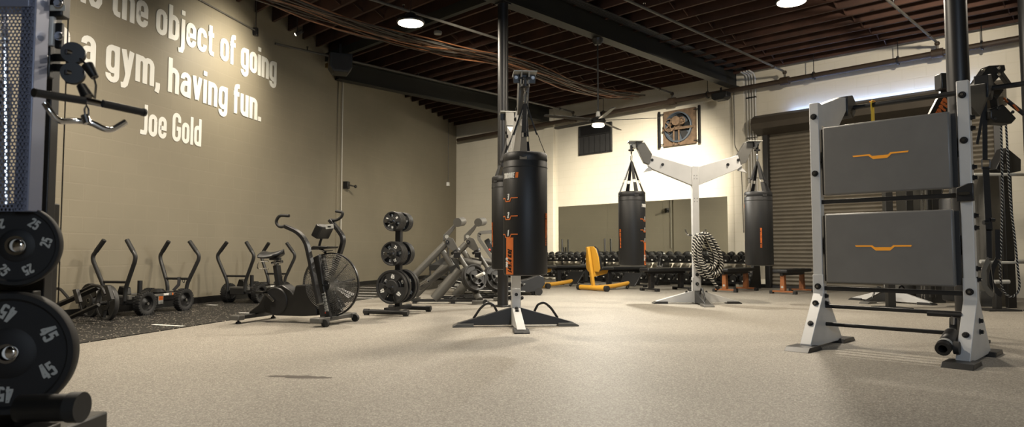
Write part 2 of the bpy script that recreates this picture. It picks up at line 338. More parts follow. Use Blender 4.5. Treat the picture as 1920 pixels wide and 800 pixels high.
# back wall with the roller door opening
D0, D1, DH = bs(1440), bs(1880), 3.42
w = MB(); w.box((D0 / 2 - .1, .1, 2.75), (D0 + .2, .2, 5.5)); w.box(((D0 + D1) / 2, .1, (DH + 5.5) / 2), (D1 - D0, .2, 5.5 - DH)); w.box(((D1 + 22) / 2, .1, 2.75), (22 - D1, .2, 5.5))
struct(w.build('wall_back', 'back_wall', loc=CORNER, rotz=-PI / 4))
RX = V(((BC + 6) / 2, (BC - 6) / 2, 0))              # far right corner: wall X - Y = 6
struct(MB().box((9.5, .1, 2.75), (19.2, .2, 5.5)).build('wall_right', 'white_wall', loc=RX, rotz=math.atan2(-1, -1)))
EX = RX + V((-1, -1, 0)).normalized() * 18.6
q = LO - EX
struct(MB().box((q.length / 2, .1, 2.75), (q.length, .2, 5.5)).build('wall_front', 'left_wall', loc=EX, rotz=math.atan2(q.y, q.x)))
# roof deck and joists
cs = [(leftx(-5) - .5, -5), (16, -5), (13.8, 6.5), (-2, 22.6), (-3, 21)]
ps = [V((-9.2, -5, 0)), V((4, -8, 0)), V((14, 6.9, 0)), V((-1.7, 22.2, 0)), V((-2.6, 21.9, 0))]
vs = [V((p.x, p.y, zc(p.x) + .30)) for p in ps] + [V((p.x, p.y, zc(p.x) + .36)) for p in ps]; n = 5
struct(MB().add(vs, [(0, 1, 2, 3, 4), (9, 8, 7, 6, 5)] + [(i, (i + 1) % n, n + (i + 1) % n, n + i) for i in range(n)]).build('ceiling', 'deck'))
JC = [19.75 - .61 * i for i in range(28)]
for c in JC:
    x0 = (LC + .25 * c) / 1.25 + .01; x1 = (c + 6) / 2
    p, q = V((x0, c - x0, zc(x0) + .15)), V((x1, c - x1, zc(x1) + .15))
    struct(MB().bar(p, q, .045, .29).build('ceiling_joist', 'wood'))
for kk in (-13.9, -11.2, -8.2, -5.4, -2.6, .4):
    m = MB()
    for a, b in zip(JC, JC[1:]):
        if (a + kk) / 2 < (LC + .25 * a) / 1.25 + .3: continue
        for up in (0, 1):
            xa, xb = (a + kk) / 2, (b + kk) / 2
            m.bar((xa, a - xa, zc(xa) + (.04 if up else .26)), (xb, b - xb, zc(xb) + (.26 if up else .04)), .018, .055)
    if m.v: struct(m.build('joist_bridging', 'wood'))
# steel beams
def ibeam(k, y0, y1, z=4.45, h=.42):
    m = MB(); p, q = V((y0 - k, y0, 0)), V((y1 - k, y1, 0)); e = V((0, 0, 1))
    m.bar(p + e * (z + .012), q + e * (z + .012), .21, .024); m.bar(p + e * (z + h - .012), q + e * (z + h - .012), .21, .024); m.bar(p + e * (z + h / 2), q + e * (z + h / 2), .014, h - .04)
    y = y0 + 1.5
    while y < y1:
        m.bar((y - k, y, z + .024), (y - k, y, z + h - .024), .012, .19, up=V((1, 1, 0)).normalized()); y += 1.9
    return struct(m.build('ceiling_beam', 'beam'))
ibeam(9.8, 3.4, 14.9); ibeam(17.8, 14.05, 18.9); ibeam(1.9, -3.5, 10.95)
m = MB(); m.bar((-3.85, 13.66, 4.80), (0, 9.81, 4.74), .09, .17); struct(m.build('ceiling_beam', 'beam'))
st = thing('beam_stub', 'short tan timber stub under the steel channel at the left wall', 'bracket', (-3.72, 13.53, 4.62)); MB().bar((-.1, .1, 0), (.22, -.22, 0), .12, .09).build('block', 'tan', st, .004)
# baseboard and trims on the walls
struct(MB().box((LLEN / 2, -.01, .05), (LLEN, .02, .10)).build('baseboard_left', 'plastic', loc=LO, rotz=math.atan2(1, .25)))
struct(MB().box((D0 / 2, -.009, .04), (D0, .018, .08)).build('baseboard_back', 'plastic', loc=CORNER, rotz=-PI / 4))
for i, (a, b) in enumerate(((1024, 1042), (1382, 1404))):
    s0, s1 = bs(a), bs(b)
    struct(MB().box(((s0 + s1) / 2, -.05, 2.42), (s1 - s0, .1, 4.84)).build('trim_%d' % (i + 1), 'back_wall', bevel=.006, loc=CORNER, rotz=-PI / 4))
p = lw(633, 300); s3 = (V((p.x, p.y, 0)) - LO).length
struct(MB().box((s3, -.015, 2.45), (.09, .03, 4.7)).build('trim_3', 'left_wall', bevel=.004, loc=LO, rotz=math.atan2(1, .25)))
# ---------------------------------------------------------------- roller door
d = thing('roller_door', 'closed dark ribbed metal roller door in the back wall behind the rack', 'door', CORNER + DB * D0, -PI / 4); del d['category']; del d['label']
d.name = 'door_1'; struct(d); W = D1 - D0
m = MB(); z = .06; prof = []
while z < DH: prof += [(.10, z), (.072, z + .018), (.062, z + .045), (.075, z + .068)]; z += .083
prof.append((.10, DH)); nP = len(prof); vs = [(0.03, y, z) for y, z in prof] + [(W - .03, y, z) for y, z in prof]
m.add(vs, [(i, i + 1, nP + i + 1, nP + i) for i in range(nP - 1)]); m.build('door_slats', 'shutter', d, ang=80)
MB().box((W / 2, .075, .03), (W - .06, .05, .06)).build('bottom_bar', 'dark_metal', d, .004)
for x in (.0, W): MB().box((x, .02, DH / 2), (.11, .12, DH)).build('guide_rail', 'dark_metal', d, .004)
m = MB(); m.prism([(-.02, 0), (-.36, .10), (-.40, .22), (-.36, .34), (-.22, .42), (-.13, .42), (-.13, .32), (-.02, .32)], (W / 2, 0, 3.32), (0, 1, 0), (0, 0, 1), W + .3); m.build('roller_housing', 'shutter_box', d, .006)
ls = thing('light_strip', 'cool white strip light on top of the roller door housing', 'light', CORNER + DB * (D0 + .55) + NB * .075 + V((0, 0, 3.665)), -PI / 4)
MB().box((1.7, 0, .0), (3.4, .06, .03)).build('channel', 'silver', ls, .003); MB().cyl((.02, 0, .028), (3.38, 0, .028), .012, 10).build('diffuser', 'glow_cool', ls)
# ---------------------------------------------------------------- mirror, louvre, extractor fan
s0, s1 = bs(1048), bs(1366)
g = bpy.data.materials.new('mirror'); g.use_nodes = True; gb = g.node_tree.nodes['Principled BSDF']; gb.inputs['Metallic'].default_value = 1; gb.inputs['Roughness'].default_value = .02; gb.inputs['Base Color'].default_value = (.90, .92, .86, 1); M['mirror'] = g
mr = thing('wall_mirror', 'wide frameless wall mirror above the dumbbell racks', 'mirror', CORNER + DB * s0 + NB * .004, -PI / 4)
n = 3
for i in range(n):
    L = (s1 - s0) / n; MB().box((L * (i + .5), -.004, 1.335), (L - .003, .008, 1.41)).build('mirror_panel', 'mirror', mr)
s0, s1 = bs(1088), bs(1150); lv = thing('wall_louvre', 'dark metal louvre panel high on the back wall behind the ceiling fan', 'vent', CORNER + DB * s0 + V((0, 0, 3.40)), -PI / 4); W = s1 - s0
MB().box((W / 2, -.01, .4), (W, .02, .80)).build('backing', 'black_metal', lv)
m = MB(); m.box((W / 2, -.03, .02), (W, .06, .04)); m.box((W / 2, -.03, .78), (W, .06, .04)); m.box((.02, -.03, .4), (.04, .06, .8)); m.box((W - .02, -.03, .4), (.04, .06, .8)); m.build('louvre_frame', 'dark_metal', lv, .003)
for i in range(6): MB().box((W * (i + .5) / 6, -.035, .27), (W / 6 - .015, .012, .46), Matrix.Rotation(.25, 3, 'Z')).build('louvre_blade', 'dark_metal', lv)
MB().box((W / 2, -.035, .52), (W, .05, .03)).build('rail', 'dark_metal', lv)
s0, s1 = bs(1240), bs(1323); W = s1 - s0
ex = thing('extractor_fan', 'rusty belt-driven extractor fan in a square steel frame on the back wall', 'fan', CORNER + DB * s0 + V((0, 0, 3.34)), -PI / 4); H = .86
for x in (.05, W - .05): MB().bar((x, -.10, -.02), (x, -.10, H + .02), .05, .05).build('upright', 'black_metal', ex, .003)
for z in (.06, H - .06):
    for a, b in ((.05, .18), (W - .2, W - .05)): MB().bar((a, -.1, z), (b, -.1, z), .02, .02).build('bracket', 'black_metal', ex)
m = MB(); cx, cz, r = W * .5, H * .5, .34; N = 32; hw = W * .36; hh = H * .5; vs = []
for i in range(N):
    a = 2 * PI * i / N; c_, s_ = math.cos(a), math.sin(a); k = min(hw / max(abs(c_), 1e-6), hh / max(abs(s_), 1e-6)); vs += [(cx + r * c_, -.10, cz + r * s_), (cx + k * c_, -.10, cz + k * s_), (cx + r * c_, -.02, cz + r * s_), (cx + k * c_, -.02, cz + k * s_)]
fs = []
for i in range(N): a, b = 4 * i, 4 * ((i + 1) % N); fs += [(a, a + 1, b + 1, b), (a + 2, b + 2, b + 3, a + 3), (a, b, b + 2, a + 2), (a + 1, a + 3, b + 3, b + 1)]
m.add(vs, fs); m.build('fan_panel', 'rust', ex)
MB().lathe([(r - .02, -.0), (r + .02, 0), (r + .03, .07), (r, .08), (r - .01, .02)], (cx, -.10, cz), (0, -1, 0), 32, closed=True).build('shroud_ring', 'bluegrey', ex)
for i in range(5):
    a = 2 * PI * i / 5 + .3; u = V((math.cos(a), 0, math.sin(a))); t_ = V((-math.sin(a), .35, math.cos(a)))
    MB().prism([(.07, -.05), (.32, -.11), (.32, .11), (.07, .05)], (cx, -.05, cz), u, t_, .008).build('fan_blade', 'dark_metal', ex)
MB().box((cx, -.016, cz), (.66, .012, .66)).build('shutter', 'bluegrey', ex)
MB().box((cx, -.16, cz - .04), (.82, .05, .06)).build('motor_rail', 'rust', ex, .004)
MB().cyl((cx + .04, -.12, cz + .12), (cx + .04, -.34, cz + .12), .11, 20).build('motor', 'rust', ex, .008)
for x, z, rr in ((cx - .17, cz + .05, .16), (cx + .16, cz + .12, .09)):
    m = MB(); m.lathe([(rr - .02, -.015), (rr, -.015), (rr, .015), (rr - .02, .015)], (x, -.24, z), (0, -1, 0), 24, closed=True)
    for i in range(5): a = 2 * PI * i / 5; m.bar((x, -.24, z), (x + rr * math.cos(a), -.24, z + rr * math.sin(a)), .012, .02)
    m.cyl((x, -.2, z), (x, -.27, z), .025); m.build('pulley', 'rust', ex)
MB().tube([(cx - .17, -.25, cz + .215), (cx + .16, -.25, cz + .215)], .008, 6).build('belt', 'black_metal', ex)
MB().cyl((cx, -.03, cz), (cx, -.2, cz), .07, 16).build('hub', 'rust', ex)
for x in (cx - .12, cx + .02): MB().bar((x, -.14, cz - .42), (x, -.14, cz), .035, .02).build('strut', 'rust', ex)
# ---------------------------------------------------------------- pipes under the ceiling
po = .36; PC = BC - po * R2; PZ = 4.36
def pp(px, c=None): d_ = ray(px, 300); t = (c or PC) / (d_.x + d_.y); return V((d_.x * t, d_.y * t, PZ))
mp = thing('sprinkler_main', 'long brown sprinkler main pipe hung along the top of the back wall', 'pipe', pp(1300))
o0 = pp(1300)
a, b = pp(858) - o0, pp(1990) - o0
MB().cyl(a, b, .055, 14).build('pipe_run', 'pipe', mp)
for px in (960, 1132, 1329, 1530, 1690, 1850):
    p = pp(px) - o0; m = MB(); m.cyl(p + V((0, 0, .05)), p + V((0, 0, zc(0) - PZ + .05)), .008, 6); m.lathe([(.07, -.012), (.085, -.012), (.085, .012), (.07, .012)], p, DB, 16, closed=True); m.build('hanger', 'black_metal', mp)
for px in (1262, 1475, 1765, 1075): p = pp(px) - o0; MB().lathe([(.06, -.09), (.085, -.09), (.085, .09), (.06, .09)], p, DB, 14).build('coupling', 'pipe', mp)
for px, k, ye, lab in ((1075, None, 3.5, 'leftmost'), (1262, None, 4, 'second'), (1475, None, 4, 'third'), (1765, None, 4, 'rightmost')):
    p = pp(px); o = thing('sprinkler_branch', {'leftmost': 'thin sprinkler branch pipe joining the main left of the louvre panel', 'second': 'thin sprinkler branch pipe joining the main above the extractor fan', 'third': 'thin sprinkler branch pipe joining the main right of the big beam end', 'rightmost': 'thin sprinkler branch pipe joining the main near the right column'}[lab], 'pipe', p, 0, 'sprinkler branch pipes')
    e = V((1, 1, 0)).normalized(); L = min(13, (p.y - ye) * R2, (p.y - (p.y - p.x - 7.315) / .75) * R2 - .05)
    MB().tube([(0, 0, .04), (0, 0, .19), -e * .1 + V((0, 0, .2)), -e * L + V((0, 0, .2))], .022, 8, fil=.05).build('pipe_run', 'pipe_grey', o)
    m = MB(); m.sphere((0, 0, .18), .045); m.sphere(-e * .55 + V((0, 0, .2)), .036); m.build('elbow', 'pipe', o)
    for i in range(1, int(L / 2.6) + 1):
        q = -e * 2.6 * i + V((0, 0, .2)); m = MB(); m.cyl(q, q + V((0, 0, .07)), .012, 8); m.cyl(q + V((0, 0, .07)), q + V((0, 0, .08)), .022, 10); m.build('sprinkler_head', 'steel', o)
# cable bundle
cbt = thing('cable_bundle', 'thick bundle of brown and grey cables strung under the joists', 'cables', (-.1, 13.1, 4.5))
rnd = random.Random(3)
for i in range(16):
    off = (i - 7.5) * .026; zz = rnd.uniform(-.05, .05); pts = []
    L0, L1 = -7.0, 4.62 + rnd.uniform(-.25, .05)
    for j in range(22):
        s = L0 + (L1 - L0) * j / 21; x = s / R2; sag = .03 * math.sin(s * 2.2 + i) + .07 * math.cos(s * 1.1) + (max(0, s - 3.2) * .10)
        pts.append(V((x + off / R2 * 1.2, x - off / R2 * 1.2, zz + sag + rnd.uniform(-.012, .012))))
    MB().tube(pts, .009 + .005 * rnd.random(), 6).build('cable', ('cable', 'copper_cable', 'pipe_grey')[i % 3], cbt)
# conduits over the beam and down the wall
def bx(px, z, out): s = bs(px, 0); return bw(s, z, out)
for i in range(5):
    k = 9.8 - .17 - .055 * i; yy = (BC + k) / 2; c = thing('ceiling_conduit', 'black steel conduit running along the right side of the big beam', 'conduit', (0, 0, 4.86), 0, 'conduits along the big beam')
    MB().tube([(3.6 - k, 3.6, -.03), (yy - .15 - k, yy - .15, -.05)], .016, 8).build('pipe_run', 'black_metal', c)
for i in range(4):
    px = 1409 + 5 * i; b0 = bx(px, 0, .05); c = thing('wall_conduit', 'pale steel conduit running down the wall beside the roller door', 'conduit', b0, 0, 'conduits beside the roller door')
    MB().tube([(-.2, -.2, 4.74), (0, 0, 4.72), (0, 0, 1.0)], .019, 8, fil=.15).build('pipe_run', 'conduit', c)
    m = MB()
    for z in (4.2, 3.3, 2.4, 1.5): m.box((0, 0, z), (.05, .05, .03), Matrix.Rotation(-PI / 4, 3, 'Z'))
    m.build('clamp', 'steel', c)
c = thing('wall_cable', 'thin dark cable running down the pilaster left of the conduits', 'cable', bx(1386, 0, .115)); MB().tube([(0, 0, 4.6), (0, 0, 3.15), (.1, -.1, 2.9), (.12, -.12, 1.2)], .008, 6, fil=.08).build('cable', 'pipe_grey', c)
# left wall conduits, boxes
def onl(px, py, out): return lw(px, py) + NL * out
a = onl(641, 150, .03); b = onl(641, 395, .03)
c = thing('wall_conduit', 'thin pale conduit dropping down the grey wall to a black box', 'conduit', (a.x, a.y, 0)); MB().cyl((0, 0, .9), (0, 0, a.z), .012, 8).build('pipe_run', 'conduit', c)
p = onl(645, 347, .0); c = thing('wall_box', 'small black sensor box on the conduit on the grey wall', 'sensor', p, math.atan2(1, .25))
MB().box((0, -.06, 0), (.10, .12, .16)).build('housing', 'plastic', c, .008); m = MB(); m.cyl((0, -.12, .0), (.04, -.24, -.03), .018, 10); m.build('arm', 'steel', c); MB().sphere((.05, -.25, -.03), .035).build('head', 'plastic', c)
p = onl(838, 345, 0); c = thing('wall_box', 'small white box under a thin conduit at the corner', 'sensor', p, math.atan2(1, .25)); MB().box((0, -.04, 0), (.12, .08, .12)).build('housing', 'white', c, .01); MB().cyl((0, -.04, .06), (0, -.04, 2.4), .010, 6).build('pipe_run', 'pipe_grey', c)
a, b = onl(475, 58, .05), onl(380, 6, .05); c = thing('wall_conduit', 'grey conduit along the top of the quote wall ending in a drop box', 'conduit', a)
m = MB(); m.tube([b + (b - a) * .6 - a, b - a, (0, 0, 0)], .011, 6); m.cyl((0, 0, 0), (0, 0, .55), .011, 6); m.build('pipe_run', 'pipe_grey', c); MB().box((0, 0, -.02), (.07, .07, .14)).build('box', 'black_metal', c, .006)
# ---------------------------------------------------------------- columns
def column(x, y, r, zt, lab):
    o = thing('steel_column', lab, 'column', (x, y, 0)); MB().cyl((0, 0, .02), (0, 0, zt), r, 32).build('shaft', 'black_metal', o)
    MB().box((0, 0, .01), (r * 3.2, r * 3.2, .02), Matrix.Rotation(PI / 4, 3, 'Z')).build('base_plate', 'black_metal', o, .003); MB().box((0, 0, zt + .01), (r * 2.2, r * 2.2, .02), Matrix.Rotation(PI / 4, 3, 'Z')).build('cap_plate', 'black_metal', o)
column(-.133, 9.667, .078, 4.43, 'black round steel column behind the nearest punching bag')
column(4.0, 5.9, .088, 4.43, 'black round steel column behind the padded rack')
column(7.02, 8.92, .10, 4.43, 'black round steel column at the right edge')
# ---------------------------------------------------------------- lamps
def highbay(x, y, z, lab, on=True):
    o = thing('high_bay_lamp', lab, 'lamp', (x, y, z), 0, 'high bay lamps'); zz = zc(x) - z
    MB().lathe([(.0, .15), (.07, .15), (.10, .10), (.19, .06), (.215, .02), (.21, .0), (.195, .0), (.0, .012)], (0, 0, 0), (0, 0, 1), 32).build('housing', 'black_metal', o)
    MB().lathe([(0, .004), (.192, .004), (.188, -.004), (0, -.008)], (0, 0, 0), (0, 0, 1), 32).build('diffuser', 'glow', o)
    m = MB(); m.tube([(0, 0, .14), (0, 0, zz)], .006, 6); m.lathe([(.014, -.004), (.02, -.004), (.02, .004), (.014, .004)], (0, 0, .18), (1, 0, 0), 12, closed=True); m.build('hanger', 'steel', o)
    return o
def area(x, y, z, size, e, col=(1, .9, .74), rot=None, spread=None):
    l = bpy.data.lights.new('lamp_light', 'AREA'); l.shape = 'DISK'; l.size = size; l.energy = e; l.color = col
    if spread: l.spread = rad(spread)
    o = bpy.data.objects.new('lamp_light', l); COL.objects.link(o); o.location = (x, y, z)
    if rot is not None: o.rotation_euler = (V(rot) - V((x, y, z))).to_track_quat('-Z', 'Y').to_euler()
    return o
p1 = at(770, 44, 9.9); p2 = at(1484, 4, 9.1)
highbay(p1.x, p1.y, p1.z, 'round glowing high bay lamp left of the central column'); highbay(p2.x, p2.y, p2.z, 'round glowing high bay lamp above the Y-shaped stand')
WARM = (1, .88, .71)
area(p1.x, p1.y, p1.z - .02, .38, 150, WARM); area(p2.x, p2.y, p2.z - .02, .38, 170, WARM)
for x, y, e in ((.9, 6.9, 160), (-3.5, 6.2, 240), (6.8, 6.8, 60), (-1.2, 1.8, 15)):
    area(x, y, 4.2, .38, e, WARM)
area(2.6, -3.6, 2.7, 2.2, 400, (.70, .83, 1), rot=(3.4, 6.0, 1.2))      # daylight from the entrance behind the camera
# track spot aimed at the quote
sp = at(557, 63, 10.4)
o = thing('track_spotlight', 'small bright spotlight hung by the quote on the grey wall', 'spotlight', sp)
aim = lw(420, 130); dv = (aim - sp).normalized()
MB().cyl(-dv * .10, dv * .02, .032, 16).build('can', 'black_metal', o); MB().sphere(dv * .012, .029, 16).build('lens', 'glow', o)
MB().cyl((0, 0, .02), (0, 0, zc(sp.x) - sp.z + .4), .006, 6).build('rod', 'black_metal', o)
def spot(p, aim_, e, ang, blend, col=WARM, r=.04):
    l = bpy.data.lights.new('spot_light', 'SPOT'); l.energy = e; l.spot_size = rad(ang); l.spot_blend = blend; l.color = col; l.shadow_soft_size = r
    o = bpy.data.objects.new('spot_light', l); COL.objects.link(o); o.location = p; o.rotation_euler = (V(aim_) - V(p)).to_track_quat('-Z', 'Y').to_euler(); return o
spot(sp + dv * .04, aim, 215, 112, .8, (1, .89, .70))
spot((2.7, 8.4, 4.4), bw(bs(1200), 2.1), 9500, 36, 1.0, (1, .90, .74), .08)
spot((5.6, 7.4, 4.25), V((7.0, 12.8, 4.4)), 750, 75, 1.0, WARM, .08)  # unseen warm spot added to brighten the wall above the roller door
spot((-.6, 8.0, 4.35), lw(745, 470), 1300, 34, 1.0, (1, .88, .68), .08)
spot((-.9, 8.2, 4.3), bw(1.8, 1.8), 2700, 42, 1.0, (1, .90, .74), .08)  # unseen spot added to lift the back wall near the left corner
# ---------------------------------------------------------------- ceiling fan
fz = 3.0; o = thing('ceiling_fan', 'black ceiling fan with a glowing lamp below its hub on a long rod', 'ceiling fan', (1.47, 11.27, fz)); m = MB()
MB().lathe([(0, 0), (.05, 0), (.09, .05), (.10, .10), (0, .11)], (0, 0, 1.33), (0, 0, 1), 20).build('canopy', 'plastic', o)
MB().cyl((0, 0, .14), (0, 0, 1.36), .014, 10).build('downrod', 'rubber', o); MB().cyl((0, 0, .07), (0, 0, .17), .045, 16, .03).build('coupling', 'greywhite', o)
MB().lathe([(0, .08), (.05, .08), (.11, .05), (.135, .0), (.12, -.04), (0, -.05)], (0, 0, 0), (0, 0, 1), 24).build('motor_hub', 'plastic', o)
MB().lathe([(0, -.05), (.10, -.05), (.105, -.07), (.085, -.09), (0, -.10)], (0, 0, 0), (0, 0, 1), 24).build('lamp', 'glow', o)
for i in range(5):
    a = rad(-12 + 72 * i); u = V((math.cos(a), math.sin(a), 0)); t_ = V((-math.sin(a), math.cos(a), .22))
    MB().prism([(.12, -.03), (.25, -.055), (1.0, -.045), (1.03, -.02), (1.03, .02), (1.0, .045), (.25, .055), (.12, .03)], (0, 0, .02), u, t_, .008).build('fan_blade', 'plastic', o)
area(1.47, 11.27, fz - .12, .2, 190, (1, .94, .82))
# ---------------------------------------------------------------- small ceiling things
p = at(821, 64, 12.3); o = thing('smoke_detector', 'white round smoke detector under the joists by the left lamp', 'smoke detector', p); m = MB(); m.lathe([(0, 0), (.07, 0), (.08, .03), (.075, .05), (0, .05)], (0, 0, 0), (0, 0, 1), 20); m.build('cap', 'greywhite', o); MB().cyl((0, 0, .05), (0, 0, zc(p.x) - p.z + .1), .02, 8).build('mount', 'black_metal', o)
def speaker(p, rz, size, lab, hang):
    o = thing('loudspeaker', lab, 'speaker', p, rz); w_, d_, h_ = size
    MB().prism([(-w_ / 2, h_ / 2), (w_ / 2, h_ / 2), (w_ / 2, -h_ * .2), (w_ * .32, -h_ / 2), (-w_ * .32, -h_ / 2), (-w_ / 2, -h_ * .2)], (0, 0, 0), (1, 0, 0), (0, 0, 1), d_).build('cabinet', 'plastic', o, .012)
    MB().prism([(-w_ * .42, h_ * .4), (w_ * .42, h_ * .4), (w_ * .42, -h_ * .18), (w_ * .28, -h_ * .4), (-w_ * .28, -h_ * .4), (-w_ * .42, -h_ * .18)], (0, -d_ / 2 - .004, 0), (1, 0, 0), (0, 0, 1), .008).build('grille', 'webbing', o)
    MB().bar((0, 0, h_ / 2), (0, 0, h_ / 2 + hang), .04, .02).build('bracket', 'black_metal', o)
p = at(1352, 181, 14.6); speaker(p, -PI / 4, (.36, .22, .17), 'black loudspeaker under the sprinkler main right of the extractor fan', .12)
p = at(638, 121, 12.4); speaker(p, rad(20), (.42, .34, .36), 'big black loudspeaker under the beam at the grey wall', .22)
# ---------------------------------------------------------------- the quote on the wall
def wallline(txt, pxa, pya, pxb, pyb, capratio_px, lab, back=''):
    a, b = lw(pxa, pya), lw(pxb, pyb); z = (a.z + b.z) / 2; size = capratio_px
    t = .145; gap = .06; wv = text_width(txt, t, gap) * size; L = (V((b.x - a.x, b.y - a.y))).length; sx = L / wv
    a0 = V((a.x, a.y, a.z)); ux = (b - a).normalized()
    if back: a0 = a0 - ux * (text_width(back, t, gap) + gap) * size * sx
    full = back + txt; o = MB(); text(o, full, planar(NL * .002, ux, (0, 0, 1)), size, sx, t, gap, depth=.006); o = o.build('wall_quote', 'white', loc=a0)
    return tag(o, lab, 'lettering', 'white quote lettering on the grey wall'), z
_, z1 = wallline('the object of going', 208, 27, 517, 155, .50, 'top line of white wall lettering reading is the object of going', 'is ')
_, z2 = wallline('gym, having fun.', 197, 133, 488, 228, .50, 'middle line of white wall lettering reading to a gym, having fun.', 'to a ')
_, z3 = wallline('Joe Gold', 262, 251, 376, 275, .42, 'bottom line of white wall lettering with the name under the quote')
# ---------------------------------------------------------------- rubber strip with markings
def mx(y): return -5.18 + .25 * y
pl = [(mx(-3), -3), (-.14, 20.17), (-1.80, 21.83), (leftx(-3) + .03, -3)]
o = MB().prism(pl, (0, 0, .004), (1, 0, 0), (0, 1, 0), .008).build('rubber_floor_strip', 'mat_black'); tag(o, 'black speckled rubber floor strip along the grey wall', 'floor mat')
def strip(pa, pb, w_, lab):
    a, b = fl(*pa, .0095), fl(*pb, .0095); o = MB().bar(a, b, w_, .003).build('floor_marking', 'white'); tag(o, lab, 'floor marking', 'white floor markings on the rubber strip')
strip((287, 608), (344, 611), .05, 'white tape dash on the black strip before the nearest sled'); strip((449, 586), (480, 587), .05, 'white tape dash on the black strip left of the fan bike'); strip((390, 571), (406, 571.6), .07, 'white tape dash by the wall behind the nearest sled')
for i, y in enumerate((538, 543, 548, 553, 558)): strip((676 - 2 * i, y), (716 - 4 * i, y + .6), .07, ['farthest', 'second farthest', 'middle', 'second nearest', 'nearest'][i] + ' of the white ladder bars right of the fan bike')

m = MB()  # thin dark flat shapes lying on the pale floor
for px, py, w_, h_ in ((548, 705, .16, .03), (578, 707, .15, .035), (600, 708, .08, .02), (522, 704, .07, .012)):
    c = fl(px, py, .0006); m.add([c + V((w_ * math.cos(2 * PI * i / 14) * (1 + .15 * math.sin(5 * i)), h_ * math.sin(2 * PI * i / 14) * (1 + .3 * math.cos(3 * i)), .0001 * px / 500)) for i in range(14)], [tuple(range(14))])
tag(m.build('floor_streak', 'streak'), 'dark streak on the pale floor before the fan bike', 'floor mark')
